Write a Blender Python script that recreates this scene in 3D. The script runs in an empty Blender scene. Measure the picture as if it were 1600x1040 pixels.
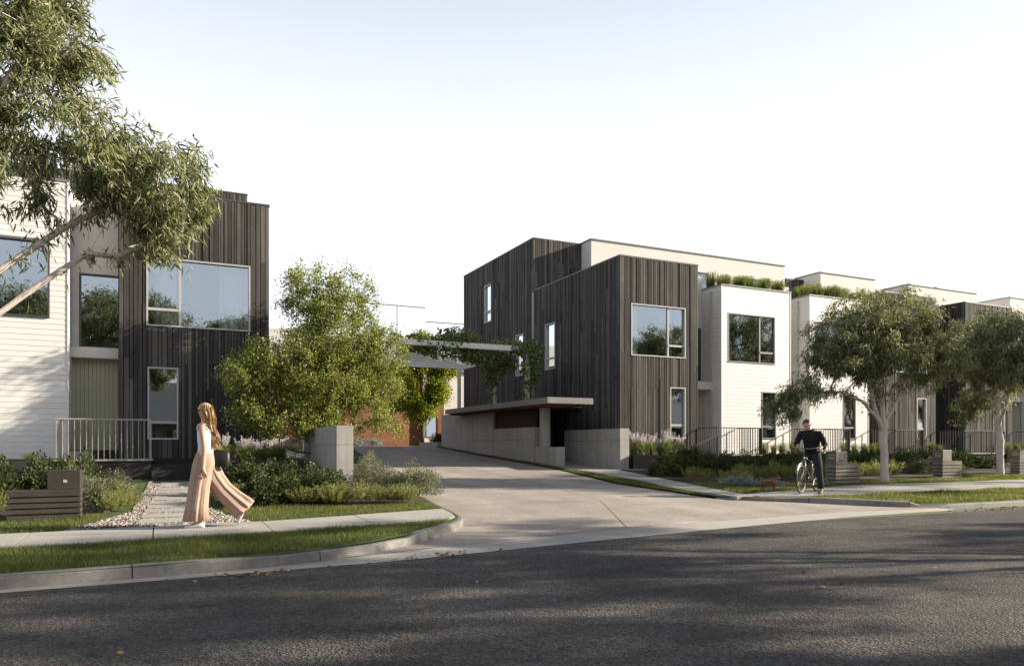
import bpy, math, random
import numpy as np
from mathutils import Vector, Matrix
R = math.radians
sc = bpy.context.scene
C = sc.collection

# ---------------------------------------------------------------- camera
cam_d = bpy.data.cameras.new('camera'); cam = bpy.data.objects.new('camera', cam_d); C.objects.link(cam)
cam.location = (0, 0, 1.35); cam.rotation_euler = (R(90), 0, R(-25.4))
cam_d.sensor_width = 36; cam_d.lens = 26.12; cam_d.shift_y = 0.1094; cam_d.clip_end = 3000; cam_d.clip_start = 0.05
sc.camera = cam
# ---------------------------------------------------------------- sky and sun
SUN = Vector((1.0, -0.30, 0.41)).normalized()          # towards the sun
w = bpy.data.worlds.new('World'); sc.world = w; w.use_nodes = True
nt = w.node_tree; nt.nodes.clear()
sky = nt.nodes.new('ShaderNodeTexSky'); sky.sky_type = 'NISHITA'; sky.sun_disc = False
sky.sun_elevation = math.asin(SUN.z); sky.sun_rotation = math.atan2(SUN.x, SUN.y)
sky.air_density = 1.0; sky.dust_density = 2.5; sky.ozone_density = 1.5
# the clear sky fades into an even white haze towards the horizon, the same all round
hz = nt.nodes.new('ShaderNodeMix'); hz.data_type = 'RGBA'; hz.inputs[7].default_value = (8.8, 9.15, 9.9, 1)
tc = nt.nodes.new('ShaderNodeTexCoord'); sx = nt.nodes.new('ShaderNodeSeparateXYZ'); nt.links.new(tc.outputs['Generated'], sx.inputs[0])
mr = nt.nodes.new('ShaderNodeMapRange'); mr.interpolation_type = 'SMOOTHSTEP'; nt.links.new(sx.outputs['Z'], mr.inputs[0])
for k, v in ((1, 0.15), (2, 0.92), (3, 1.0), (4, 0.06)): mr.inputs[k].default_value = v
nt.links.new(mr.outputs[0], hz.inputs[0])
bg = nt.nodes.new('ShaderNodeBackground'); bg.inputs['Strength'].default_value = 0.054
wo = nt.nodes.new('ShaderNodeOutputWorld')
nt.links.new(sky.outputs[0], hz.inputs[6]); nt.links.new(hz.outputs[2], bg.inputs[0]); nt.links.new(bg.outputs[0], wo.inputs[0])
sd = bpy.data.lights.new('sun', 'SUN'); sd.energy = 5.0; sd.angle = R(0.6); sd.color = (1.0, 0.88, 0.71)
sun = bpy.data.objects.new('sun', sd); C.objects.link(sun)
sun.rotation_euler = (-SUN).to_track_quat('-Z', 'Y').to_euler(); sun.location = (30, -10, 20)
sc.view_settings.view_transform = 'Standard'; sc.view_settings.look = 'None'
sc.view_settings.exposure = 1.35; sc.view_settings.gamma = 1.0
sc.cycles.use_denoising = True; sc.cycles.max_bounces = 8; sc.cycles.transparent_max_bounces = 12

# ---------------------------------------------------------------- helpers
rnd = random.Random(7)
def tag(o, label=None, cat=None, group=None, kind=None):
    if label: o['label'] = label
    if cat: o['category'] = cat
    if group: o['group'] = group
    if kind: o['kind'] = kind
    return o
def empty(name, loc, rz=0):
    o = bpy.data.objects.new(name, None); C.objects.link(o); o.location = loc; o.rotation_euler.z = rz
    o.empty_display_size = 0.2
    return o
def link_mesh(name, me, mat, parent=None, smooth=False):
    if mat is not None: me.materials.append(mat)
    if smooth: me.polygons.foreach_set('use_smooth', [True] * len(me.polygons))
    o = bpy.data.objects.new(name, me); C.objects.link(o)
    if parent is not None:
        o.parent = parent
        # parts are modelled in world space while their thing sits at its base
        if parent.parent is None and parent.get('worldspace', 0):
            o.matrix_parent_inverse = Matrix.Translation(-Vector(parent.location))
    return o
def thing(name, loc, label, cat, group=None, world=True):
    o = empty(name, loc); tag(o, label, cat, group)
    if world: o['worldspace'] = 1
    return o
def npmesh(name, V, F, mat, parent=None, smooth=False):
    """V (n,3) array, F (m,k) int array, all faces with k corners"""
    V = np.asarray(V, dtype=np.float32); F = np.asarray(F, dtype=np.int32)
    me = bpy.data.meshes.new(name); k = F.shape[1]
    me.vertices.add(len(V)); me.vertices.foreach_set('co', V.ravel())
    me.loops.add(F.size); me.loops.foreach_set('vertex_index', F.ravel())
    me.polygons.add(len(F)); me.polygons.foreach_set('loop_start', np.arange(0, F.size, k, dtype=np.int32))
    me.polygons.foreach_set('loop_total', np.full(len(F), k, dtype=np.int32))
    me.update(calc_edges=True)
    return link_mesh(name, me, mat, parent, smooth)
class MB:
    def __init__(s): s.V = []; s.F = []
    def add(s, vs, fs):
        b = len(s.V); s.V += [tuple(v) for v in vs]; s.F += [tuple(b + i for i in f) for f in fs]; return s
    def box(s, x0, x1, y0, y1, z0, z1):
        return s.add([(x0,y0,z0),(x1,y0,z0),(x1,y1,z0),(x0,y1,z0),(x0,y0,z1),(x1,y0,z1),(x1,y1,z1),(x0,y1,z1)],
                     [(3,2,1,0),(4,5,6,7),(0,1,5,4),(1,2,6,5),(2,3,7,6),(3,0,4,7)])
    def obox(s, O, U, Nn, u0, u1, z0, z1, n0, n1):
        """box in a wall frame: U along the wall, Nn outward"""
        P = lambda u, n, z: (O[0]+U[0]*u+Nn[0]*n, O[1]+U[1]*u+Nn[1]*n, z)
        return s.add([P(u0,n1,z0),P(u1,n1,z0),P(u1,n0,z0),P(u0,n0,z0),P(u0,n1,z1),P(u1,n1,z1),P(u1,n0,z1),P(u0,n0,z1)],
                     [(3,2,1,0),(4,5,6,7),(0,1,5,4),(1,2,6,5),(2,3,7,6),(3,0,4,7)])
    def prism(s, poly, z0, z1):
        n = len(poly); zf = z1 if callable(z1) else (lambda x, y: z1); zb = z0 if callable(z0) else (lambda x, y: z0)
        vs = [(x, y, zb(x, y)) for x, y in poly] + [(x, y, zf(x, y)) for x, y in poly]
        return s.add(vs, [tuple(range(n - 1, -1, -1)), tuple(range(n, 2*n))] + [(i, (i+1) % n, n + (i+1) % n, n + i) for i in range(n)])
    def tube(s, pts, rad, sides=8, caps=True):
        pts = [Vector(p) for p in pts]; n = len(pts)
        rad = rad if hasattr(rad, '__len__') else [rad] * n
        vs = []; ref = None
        for i, p in enumerate(pts):
            t = (pts[min(i+1, n-1)] - pts[max(i-1, 0)])
            t = t.normalized() if t.length > 1e-9 else Vector((0, 0, 1))
            if ref is None: ref = Vector((1, 0, 0)) if abs(t.x) < .8 else Vector((0, 1, 0))
            a = (ref - t * ref.dot(t)).normalized(); ref = a; b = t.cross(a)
            for k in range(sides):
                q = 2 * math.pi * k / sides
                vs.append(p + (a * math.cos(q) + b * math.sin(q)) * rad[i])
        fs = [(i*sides+k, i*sides+(k+1) % sides, (i+1)*sides+(k+1) % sides, (i+1)*sides+k) for i in range(n-1) for k in range(sides)]
        if caps: fs += [tuple(range(sides-1, -1, -1)), tuple((n-1)*sides+k for k in range(sides))]
        return s.add(vs, fs)
    def loft(s, rings, caps=True):
        """rings: list of equally long point lists"""
        m = len(rings[0]); n = len(rings); vs = [p for r in rings for p in r]
        fs = [(i*m+k, i*m+(k+1) % m, (i+1)*m+(k+1) % m, (i+1)*m+k) for i in range(n-1) for k in range(m)]
        if caps: fs += [tuple(range(m-1, -1, -1)), tuple((n-1)*m+k for k in range(m))]
        return s.add(vs, fs)
    def build(s, name, mat, parent=None, smooth=False, bevel=0):
        me = bpy.data.meshes.new(name); me.from_pydata(s.V, [], s.F); me.update()
        o = link_mesh(name, me, mat, parent, smooth)
        if bevel:
            b = o.modifiers.new('bevel', 'BEVEL'); b.width = bevel; b.segments = 2; b.limit_method = 'ANGLE'
        return o
def copy_tree(o, parent=None):
    c = o.copy(); C.objects.link(c); c.parent = parent
    for ch in list(o.children): copy_tree(ch, c)
    return c
def tab(t):
    xs = [a for a, b in t]; ys = [b for a, b in t]
    return lambda x: float(np.interp(x, xs, ys))

# ---------------------------------------------------------------- materials
class NB:
    def __init__(s, name):
        s.m = bpy.data.materials.new(name); s.m.use_nodes = True; s.t = s.m.node_tree; s.t.nodes.clear()
        s.out = s.t.nodes.new('ShaderNodeOutputMaterial')
    def n(s, typ, props=None, **inp):
        nd = s.t.nodes.new('ShaderNode' + typ)
        for k, v in (props or {}).items(): setattr(nd, k, v)
        for k, v in inp.items():
            k = k.replace('_', ' ')
            sk = nd.inputs[int(k[1:])] if k[0] == 'i' and k[1:].isdigit() else nd.inputs[k]
            if isinstance(v, bpy.types.NodeSocket): s.t.links.new(v, sk)
            else: sk.default_value = v
        return nd
    def mix(s, f, a, b, mode='MIX'):
        nd = s.t.nodes.new('ShaderNodeMix'); nd.data_type = 'RGBA'; nd.blend_type = mode
        for k, v in (('Factor', f), ('A', a), ('B', b)):
            sk = [i for i in nd.inputs if i.name == k and (i.type == 'RGBA' or k == 'Factor')][0]
            if isinstance(v, bpy.types.NodeSocket): s.t.links.new(v, sk)
            else: sk.default_value = v if k == 'Factor' else (*v, 1)
        return [o for o in nd.outputs if o.type == 'RGBA'][0]
    def ramp(s, f, stops):
        nd = s.t.nodes.new('ShaderNodeValToRGB'); s.t.links.new(f, nd.inputs[0])
        e = nd.color_ramp.elements
        while len(e) < len(stops): e.new(0.5)
        for el, (p, c) in zip(e, stops): el.position = p; el.color = (*c, 1) if hasattr(c, '__len__') else (c, c, c, 1)
        return nd.outputs[0]
    def coords(s, scale=(1, 1, 1), which='Object', rot=(0, 0, 0)):
        tc = s.n('TexCoord'); mp = s.n('Mapping', Vector=tc.outputs[which], Scale=scale, Rotation=rot); return mp.outputs[0]
    def noise(s, vec, scale, detail=6, rough=.6):
        return s.n('TexNoise', Vector=vec, Scale=scale, Detail=detail, Roughness=rough).outputs[0]
    def bump(s, h, strength, dist=.02):
        return s.n('Bump', Height=h, Strength=strength, Distance=dist).outputs[0]
    def pbr(s, color, rough=.7, normal=None, metal=0, spec=.4):
        p = s.n('BsdfPrincipled', Base_Color=color if isinstance(color, bpy.types.NodeSocket) else (*color, 1), Roughness=rough, Metallic=metal)
        p.inputs['Specular IOR Level'].default_value = spec
        if normal is not None: s.t.links.new(normal, p.inputs['Normal'])
        return p.outputs[0]
    def done(s, shader): s.t.links.new(shader, s.out.inputs[0]); return s.m

def simple(name, c1, c2=None, scale=3, rough=.7, bump=0, bscale=40, metal=0, spec=.4):
    b = NB(name); v = b.coords(); c2 = c2 or c1
    f = b.ramp(b.noise(v, scale), [(.3, 0), (.7, 1)])
    nm = b.bump(b.noise(v, bscale, 4), bump, .01) if bump else None
    return b.done(b.pbr(b.mix(f, c1, c2), rough, nm, metal, spec))
def timber(name, dark, light, axis='z'):
    b = NB(name); g = b.n('NewGeometry')
    sc_ = {'z': (38, 38, 1.3), 'x': (1.3, 38, 38)}[axis]
    v = b.coords(sc_); gr = b.noise(v, 1, 8, .65)
    isl = g.outputs['Random Per Island']
    c = b.ramp(isl, [(0, dark), (.45, tuple((a + q) / 2.1 for a, q in zip(dark, light))), (.85, light), (1, tuple(q * 1.18 for q in light))])
    c = b.mix(b.ramp(gr, [(.3, .62), (.7, 1.2)]), (0, 0, 0), c, 'MIX') if False else b.mix(1.0, c, b.ramp(gr, [(.3, .6), (.72, 1.0)]), 'MULTIPLY')
    st = b.ramp(b.noise(b.coords((1.4, 1.4, .5)), 1, 5), [(.35, .72), (.65, 1.0)])
    c = b.mix(1.0, c, st, 'MULTIPLY')
    return b.done(b.pbr(c, .75, b.bump(gr, .35, .006), spec=.1))
def concrete(name, c, var=.16, rough=.8, streak=True):
    b = NB(name); v = b.coords()
    n1 = b.ramp(b.noise(v, 1.1, 8, .65), [(.25, 1 - var * 1.6), (.75, 1 + var * .2)])
    n2 = b.ramp(b.noise(v, 14, 6, .7), [(.3, 1 - var), (.7, 1)])
    col = b.mix(1, b.mix(1, c, n1, 'MULTIPLY'), n2, 'MULTIPLY')
    if streak:
        n3 = b.ramp(b.noise(b.coords((9, 9, .35)), 1, 5), [(.35, 1 - var), (.6, 1)])
        col = b.mix(1, col, n3, 'MULTIPLY')
    vo = b.n('TexVoronoi', Vector=v, Scale=26).outputs[0]
    pits = b.ramp(vo, [(.03, .55), (.07, 1)])
    col = b.mix(.5, col, b.mix(1, col, pits, 'MULTIPLY'))
    return b.done(b.pbr(col, rough, b.bump(b.noise(v, 55, 5), .25, .006), spec=.3))
def leaf(name, stops, trans=.4, rough=.45, spec=.35):
    b = NB(name); g = b.n('NewGeometry')
    c = b.ramp(g.outputs['Random Per Island'], stops)
    big = b.ramp(b.noise(b.coords(), 1.6, 3), [(.3, .75), (.7, 1.15)])
    c = b.mix(1, c, big, 'MULTIPLY')
    p = b.n('BsdfPrincipled', Base_Color=c, Roughness=rough); p.inputs['Specular IOR Level'].default_value = spec
    hs = b.n('HueSaturation', Hue=.485, Saturation=1.15, Value=1.35, Color=c)
    t = b.n('BsdfTranslucent', Color=hs.outputs[0])
    mx = b.n('MixShader', i0=trans, i1=p.outputs[0], i2=t.outputs[0])
    return b.done(mx.outputs[0])

m_timber = timber('dark_stained_timber', (.060, .0565, .054), (.150, .138, .126))
m_core = simple('black_membrane', (.012, .012, .012), rough=.9)
m_white = simple('white_weatherboard', (.69, .67, .64), (.64, .62, .59), 2.2, .55, .1, 60)
m_render = simple('beige_render', (.60, .57, .535), (.545, .515, .48), 1.6, .85, .25, 90)
m_beige2 = simple('warm_white_panel', (.60, .57, .53), (.55, .52, .48), 1.3, .8, .15, 60)
m_greyfr = simple('grey_aluminium', (.20, .195, .19), (.17, .165, .16), 6, .45, spec=.5)
m_palefr = simple('pale_aluminium', (.42, .41, .40), (.37, .36, .35), 6, .42, spec=.5)
m_darkfr = simple('charcoal_aluminium', (.055, .055, .056), (.045, .045, .046), 6, .45, spec=.5)
m_rail = simple('pale_bronze_steel', (.36, .34, .31), (.31, .295, .27), 8, .4, spec=.5)
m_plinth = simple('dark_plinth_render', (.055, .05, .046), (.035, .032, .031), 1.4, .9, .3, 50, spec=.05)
m_green = simple('sage_green_door_panel', (.40, .40, .27), (.37, .37, .245), 1.5, .6)
m_conc = concrete('board_formed_concrete', (.40, .385, .36))
m_path = concrete('pale_concrete_paving', (.34, .325, .30), .10, streak=False)
m_kerb = concrete('kerb_concrete', (.29, .275, .255), .34, streak=False)
m_curtain = simple('sheer_curtain', (.82, .82, .82), rough=.9)
m_brick = None
def m_glass():
    b = NB('window_glass')
    fr = b.n('LayerWeight', Blend=.35).outputs['Fresnel']
    f = b.n('MapRange', Value=fr, i1=0.0, i2=1.0, i3=.25, i4=.95).outputs[0]
    gl = b.n('BsdfGlossy', Color=(.78, .86, .92, 1), Roughness=.004)
    tr = b.n('BsdfTransparent', Color=(.80, .83, .83, 1))
    return b.done(b.n('MixShader', i0=f, i1=tr.outputs[0], i2=gl.outputs[0]).outputs[0])
m_glass = m_glass()
def m_asphalt():
    b = NB('asphalt'); v = b.coords()
    vo = b.n('TexVoronoi', Vector=v, Scale=62)
    agg = b.ramp(vo.outputs['Color'], [(.15, (.028, .027, .026)), (.6, (.085, .080, .076)), (.97, (.22, .205, .19))])
    vo2 = b.n('TexVoronoi', Vector=v, Scale=36)
    agg = b.mix(.35, agg, b.ramp(vo2.outputs['Color'], [(.1, (.022, .021, .02)), (.9, (.14, .13, .122))]))
    big = b.ramp(b.noise(v, .55, 6, .62), [(.3, .5), (.68, 1.2)])
    c = b.mix(1, agg, big, 'MULTIPLY')
    spot = b.ramp(b.noise(v, 1.7, 3), [(.62, 1.0), (.74, .6)]); c = b.mix(1, c, spot, 'MULTIPLY')
    tr = b.ramp(b.noise(b.coords((.12, 1.3, 1)), 1, 4), [(.4, .82), (.62, 1.08)])
    c = b.mix(1, c, tr, 'MULTIPLY')
    h = b.mix(.5, vo.outputs['Distance'], vo2.outputs['Distance'])
    return b.done(b.pbr(c, .82, b.bump(h, 1.0, .025), spec=.18))
m_asphalt = m_asphalt()
def m_drive():
    b = NB('exposed_aggregate_concrete'); v = b.coords()
    vo = b.n('TexVoronoi', Vector=v, Scale=70)
    c = b.ramp(vo.outputs['Color'], [(.1, (.24, .205, .18)), (.6, (.34, .30, .265)), (1, (.44, .40, .36))])
    c = b.mix(1, c, b.ramp(b.noise(v, .7, 7, .6), [(.3, .70), (.7, 1.08)]), 'MULTIPLY')
    c = b.mix(1, c, b.ramp(b.noise(v, 2.6, 4), [(.60, 1.0), (.75, .78)]), 'MULTIPLY')
    tr = b.ramp(b.noise(b.coords((.9, .10, 1), rot=(0, 0, R(-8))), 1, 4), [(.42, .86), (.6, 1.03)])
    c = b.mix(1, c, tr, 'MULTIPLY')
    return b.done(b.pbr(c, .8, b.bump(vo.outputs['Distance'], .3, .006), spec=.3))
m_drive = m_drive()
m_soil = simple('garden_mulch', (.055, .042, .032), (.025, .02, .016), 30, .95, .9, 60)
m_turf = simple('turf_base', (.055, .085, .02), (.035, .055, .014), 5, .95, .8, 90)
m_far = simple('far_ground', (.10, .11, .05), (.07, .075, .04), .3, .95)
m_grass = leaf('lawn_blades', [(0, (.055, .08, .018)), (.5, (.10, .135, .032)), (.9, (.18, .195, .06)), (1, (.28, .25, .11))], .45)
m_gum = leaf('gum_leaves', [(0, (.065, .085, .032)), (.45, (.14, .165, .072)), (.8, (.26, .28, .14)), (1, (.40, .40, .25))], .42, .55, .22)
m_mid = leaf('fine_tree_leaves', [(0, (.07, .10, .02)), (.4, (.16, .20, .045)), (.8, (.28, .32, .085)), (1, (.40, .42, .15))], .5)
m_rear = leaf('rear_tree_leaves', [(0, (.08, .11, .015)), (.5, (.18, .22, .03)), (1, (.32, .36, .06))], .55)
m_dark = leaf('dark_shrub_leaves', [(0, (.02, .034, .012)), (.5, (.042, .06, .02)), (.85, (.08, .10, .034)), (1, (.16, .18, .07))], .3, .5, .2)
m_sage = leaf('sage_leaves', [(0, (.07, .085, .045)), (.5, (.125, .14, .08)), (1, (.21, .215, .125))], .3)
m_feather = leaf('feathery_leaves', [(0, (.11, .13, .035)), (.5, (.21, .23, .075)), (1, (.35, .35, .15))], .45)
m_yellow = leaf('yellow_shrub_leaves', [(0, (.16, .155, .04)), (.5, (.30, .285, .08)), (1, (.46, .42, .16))], .45)
m_silver = leaf('silver_leaves', [(0, (.13, .165, .165)), (.5, (.22, .265, .26)), (1, (.36, .40, .38))], .2)
m_tuft = leaf('strap_leaves', [(0, (.08, .115, .035)), (.5, (.165, .22, .065)), (1, (.30, .34, .13))], .45)
m_spike = leaf('pale_flower_spikes', [(0, (.42, .40, .40)), (.5, (.56, .53, .54)), (1, (.70, .67, .68))], .3)
m_vine = leaf('vine_leaves', [(0, (.07, .10, .03)), (.5, (.15, .20, .065)), (1, (.27, .33, .13))], .45, .45, .3)
def m_bark(name, c1, c2, sc_):
    b = NB(name); v = b.coords((1, 1, .35))
    f = b.ramp(b.noise(v, sc_, 7, .7), [(.35, 0), (.65, 1)])
    return b.done(b.pbr(b.mix(f, c1, c2), .8, b.bump(b.noise(b.coords((1, 1, .3)), 35, 6), .5, .01), spec=.2))
m_gumbark = m_bark('gum_bark', (.60, .53, .48), (.42, .36, .325), 7)
m_dkbark = m_bark('dark_bark', (.11, .09, .072), (.055, .045, .037), 9)
# ---------------------------------------------------------------- ground shapes
T_land = tab([(6, .13), (8.4, .13), (10, .19), (11.4, .21), (15, .30), (22, .55), (28, .87), (35, 1.28), (45, 1.34), (400, 1.34)])
T_drive = tab([(8, .012), (8.6, .014), (10, .06), (12, .15), (15, .27), (22, .53), (28, .85), (35, 1.26), (45, 1.32), (400, 1.32)])
EDGE = tab([(-60, 5.2), (-30, 6.6), (-1.32, 8.12), (.72, 8.24), (2.75, 8.43), (3.74, 8.62), (6.4, 9.09), (9, 9.5), (11.5, 9.85), (14, 9.95), (17.3, 9.85), (60, 9.85)])   # asphalt edge
# kerb lines (outer foot), left one rounds into the driveway, right one too
KL = [(-30, 6.75), (-12, 7.7), (-4, 8.1), (-1.32, 8.27), (.72, 8.46), (1.6, 8.64), (2.4, 8.98), (3.15, 9.5), (3.8, 10.1), (4.25, 10.7), (4.5, 11.3), (4.6, 11.9), (4.66, 12.4)]
KR = [(10.95, 12.75), (11.3, 12.3), (11.8, 11.95), (12.35, 11.6), (12.9, 11.1), (13.4, 10.6), (13.95, 10.25), (14.7, 10.06), (16, 10.0), (17.3, 9.98), (24, 9.98), (60, 9.98)]
DL = [(12.4, 4.66), (15, 5.0), (18, 5.5), (27, 7.1), (33, 7.9), (36, 8.0), (37.5, 3.0), (42, 3.0)]       # (Y, X) left edge of driveway
DR = [(12.75, 10.75), (16.5, 10.85), (18.5, 11.3), (22.3, 12.1), (27, 12.2), (35.2, 12.3), (36, 13.2), (42, 13.2)]

T_right = lambda y: T_land(y) if y > 11.7 else .115 + (T_land(11.7) - .115) * max(0, (y - 10.05) / 1.65)
# ground: one sheet to the horizon, just under everything
ys = [-900, -200, -60, -6, 1.3, 1.7, 8.0, 8.7, 10, 12, 15, 18, 22, 25, 28, 31, 35, 45, 90, 300, 1500]
xs = [-1500, -300, -80, -40, -20, -10, 0, 10, 20, 40, 80, 300, 1500]
def gz(y):
    if y < 1.4: return .10
    if y < 8.1: return -.06
    return T_drive(y) - .05
V = [(x, y, gz(y)) for y in ys for x in xs]; nx = len(xs)
F = [(j*nx+i, j*nx+i+1, (j+1)*nx+i+1, (j+1)*nx+i) for j in range(len(ys)-1) for i in range(nx-1)]
tag(npmesh('ground', V, F, m_far), kind='structure')
# road
xr = np.concatenate([np.arange(-80, -10, 5), np.arange(-10, 30, .5), np.arange(30, 121, 5)])
V = [(x, y, 0) for x in xr for y in (EDGE(x) - 6.6, EDGE(x) - 5, EDGE(x) - 3, EDGE(x) + .12)]
F = [(i*4+j, (i+1)*4+j, (i+1)*4+j+1, i*4+j+1) for i in range(len(xr)-1) for j in range(3)]
tag(npmesh('road', V, F, m_asphalt), kind='structure')
# gutter strip of pale concrete between asphalt and kerb / driveway
def kerbY(x):
    if x <= .72: return np.interp(x, [p[0] for p in KL], [p[1] for p in KL])
    if x >= 14.7: return 9.99
    return EDGE(x) + np.interp(x, [.72, 3, 6, 11, 14.7], [.22, .55, .62, .40, .06])
V = []; F = []
for i, x in enumerate(xr):
    e = EDGE(x); k = kerbY(x)
    kk = max(k, e + .06) + .03; V += [(x, e, .004), (x, kk, (T_drive(kk) - .003) if .72 < x < 14.7 else .010)]
    if i: F.append((2*i-2, 2*i, 2*i+1, 2*i-1))
tag(npmesh('gutter', V, F, m_path), kind='structure')

def XL(y): return float(np.interp(y, [p[1] for p in KL] + [d[0] for d in DL[1:]], [p[0] for p in KL] + [d[1] for d in DL[1:]]))
def XRr(y):
    k = KR[::-1]
    return float(np.interp(y, [p[1] for p in k] + [d[0] for d in DR[1:]], [p[0] for p in k] + [d[1] for d in DR[1:]]))
def land(name, xa, xb, rows, mat, n=10, dz=0.0, T=T_land):
    V = []; F = []
    for j, y in enumerate(rows):
        a, b = xa(y), xb(y)
        for i in range(n + 1): V.append((a + (b - a) * i / n, y, T(y) + dz))
    m = n + 1
    F = [(j*m+i, j*m+i+1, (j+1)*m+i+1, (j+1)*m+i) for j in range(len(rows)-1) for i in range(n)]
    return npmesh(name, V, F, mat)
rowsL = [6.9, 7.5, 8.0, 8.2, 8.4, 8.6, 8.8, 9.0, 9.25, 9.5, 9.8, 10.1, 10.4, 10.7, 11, 11.3, 11.6, 11.9, 12.4, 13.5, 15, 18, 22, 27, 31, 35.5, 36]
tag(land('lawn_ground', lambda y: -70, lambda y: XL(y) - .10, rowsL, m_turf), kind='structure')
rowsR = [10.08, 10.15, 10.25, 10.4, 10.6, 10.85, 11.1, 11.35, 11.6, 11.95, 12.3, 12.75, 13.5, 15, 16.5, 18.5, 20, 22.3, 25, 28, 31, 35.2]
tag(land('lawn_ground', lambda y: XRr(y) + .10, lambda y: 90, rowsR, m_turf, T=T_right), kind='structure')

# driveway: slabs with open joints, children of one structure empty
drive = empty('driveway', (8, 14, 0)); tag(drive, kind='structure'); drive['worldspace'] = 1
def drive_front(x): return EDGE(x) + np.interp(x, [.72, 3, 6, 11, 14.7], [.24, .57, .64, .42, .08])
mid = tab([(8.5, 6.1), (9, 6.27), (13.2, 8.3), (17.3, 8.9), (27, 9.7), (37, 10.6), (42, 9)])
def dl(y): return XL(y) - .03
def dr(y):
    return XRr(y) + .03 if y > 10.02 else 14.6
cuts = [8.3, 13.2, 17.3, 21.8, 26.5, 31.5, 36.0, 41.5]
g = .008
for k in range(len(cuts) - 1):
    for side in (0, 1):
        rows = list(np.linspace(cuts[k] + g, cuts[k+1] - g, 26 if k == 0 else 8))
        mb = MB(); n = 14; V = []; ok = []
        for y in rows:
            a, b = (dl(y), mid(y) - g) if side == 0 else (mid(y) + g, dr(y))
            for i in range(n + 1):
                x = a + (b - a) * i / n
                yy = max(y, drive_front(x)) if k == 0 else y
                V.append((x, yy, T_drive(yy)))
        m = n + 1
        F = [(j*m+i, j*m+i+1, (j+1)*m+i+1, (j+1)*m+i) for j in range(len(rows)-1) for i in range(n)]
        Vn = np.array(V); F = [f for f in F if (np.ptp(Vn[list(f)][:, 1]) > 1e-4)]
        npmesh('slab', V, F, m_drive, drive)

# kerb stones
def kerb(name, pts, seg, h, sgn, s0=0.0, s1=None):
    P = [Vector((x, y, 0)) for x, y in pts]
    d = [0.0]
    for a, b in zip(P, P[1:]): d.append(d[-1] + (b - a).length)
    at = lambda s: Vector((np.interp(s, d, [p.x for p in P]), np.interp(s, d, [p.y for p in P]), 0))
    root = empty(name, (pts[4][0], pts[4][1], 0)); tag(root, kind='structure'); root['worldspace'] = 1
    s = s0; s1 = s1 or d[-1]
    while s < s1 - .05:
        e = min(s + seg, s1); ss = np.linspace(s + .006, e - .006, 9); rings = []
        for q in ss:
            p = at(q); t = (at(q + .05) - at(q - .05)).normalized(); nrm = Vector((-t.y, t.x, 0)) * sgn   # towards the land
            hh = h(q, d[-1], p)
            prof = [(-.012, -.08), (-.004, .012), (.012, hh - .022), (.03, hh - .004), (.052, hh), (.15, hh + .002), (.155, -.08)]
            rings.append([p + nrm * a + Vector((0, 0, z)) for a, z in prof])
        mb = MB(); mb.loft(rings); mb.build('kerb_stone', m_kerb, root)
        s = e
    return root
kerb('kerb', KL, 1.95, lambda q, L, p: .135 if p.x < 3 else .03 + .105 * max(0, min(1, (L - q) / 2.6)) + (T_drive(p.y)), 1, s0=22)
kerb('kerb', KR, 1.95, lambda q, L, p: (.02 + .10 * min(1, q / 2.2)) + (T_drive(p.y) if p.x < 14 else 0), 1, s1=40)

# footpaths of square slabs
def path(name, slabs, mat=m_path, dz=.018, T=T_land):
    root = empty(name, (slabs[0][0][0], slabs[0][0][1], 0)); tag(root, kind='structure'); root['worldspace'] = 1
    for poly in slabs:
        cx = sum(p[0] for p in poly) / len(poly); cy = sum(p[1] for p in poly) / len(poly)
        j = rnd.uniform(-.003, .003)
        pl = [(cx + (x - cx) * (1 - .016 / max(.3, abs(x - cx) * 2)), cy + (y - cy) * (1 - .016 / max(.3, abs(y - cy) * 2))) for x, y in poly]
        mb = MB(); mb.prism(pl, lambda x, y: T(y) - .05, lambda x, y: T(y) + dz + j); mb.build('slab', mat, root)
    return root
ya = tab([(-12, 9.55), (-1.6, 9.95), (1.6, 10.28), (4.6, 10.75)]); yb = tab([(-12, 10.9), (-1.8, 11.3), (1.5, 11.5), (4.6, 12.25)])
cx = [-10.2, -8.75, -7.3, -5.85, -4.4, -2.95, -1.5, -.07, 1.37, 2.8]
sl = [[(a, ya(a)), (b, ya(b)), (b, yb(b)), (a, yb(a))] for a, b in zip(cx, cx[1:])]
sl.append([(2.8, ya(2.8)), (3.98, ya(3.98)), (4.25, 11.05), (4.38, 11.6), (4.46, 12.2), (2.8, yb(2.8))])
path('footpath', sl)
yc = tab([(11, 12.55), (12.5, 11.9), (20, 11.95), (60, 11.95)]); yd = tab([(11, 12.75), (11.8, 12.75), (16.5, 13.95), (60, 14.0)])
cx = [11.75] + [13.2 + 1.5 * i for i in range(0, 30)]
sl = [[(a, yc(a)), (b, yc(b)), (b, yd(b)), (a, yd(a))] for a, b in zip(cx, cx[1:])]
path('footpath', sl)
pl_ = tab([(12.2, 11.25), (13.1, 11.05), (15.05, 11.4), (17, 11.9), (21, 12.45), (25, 12.75)]); pr_ = tab([(12.2, 11.7), (12.57, 11.72), (15.05, 12.4), (16.8, 12.85), (21, 13.95), (25, 13.95)])
cy = [12.35, 13.8, 15.3, 16.8, 18.3, 19.8, 21.3, 22.8, 24.6]
path('garden_path', [[(pl_(a), a), (pr_(a), a), (pr_(b), b), (pl_(b), b)] for a, b in zip(cy, cy[1:])])
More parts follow.
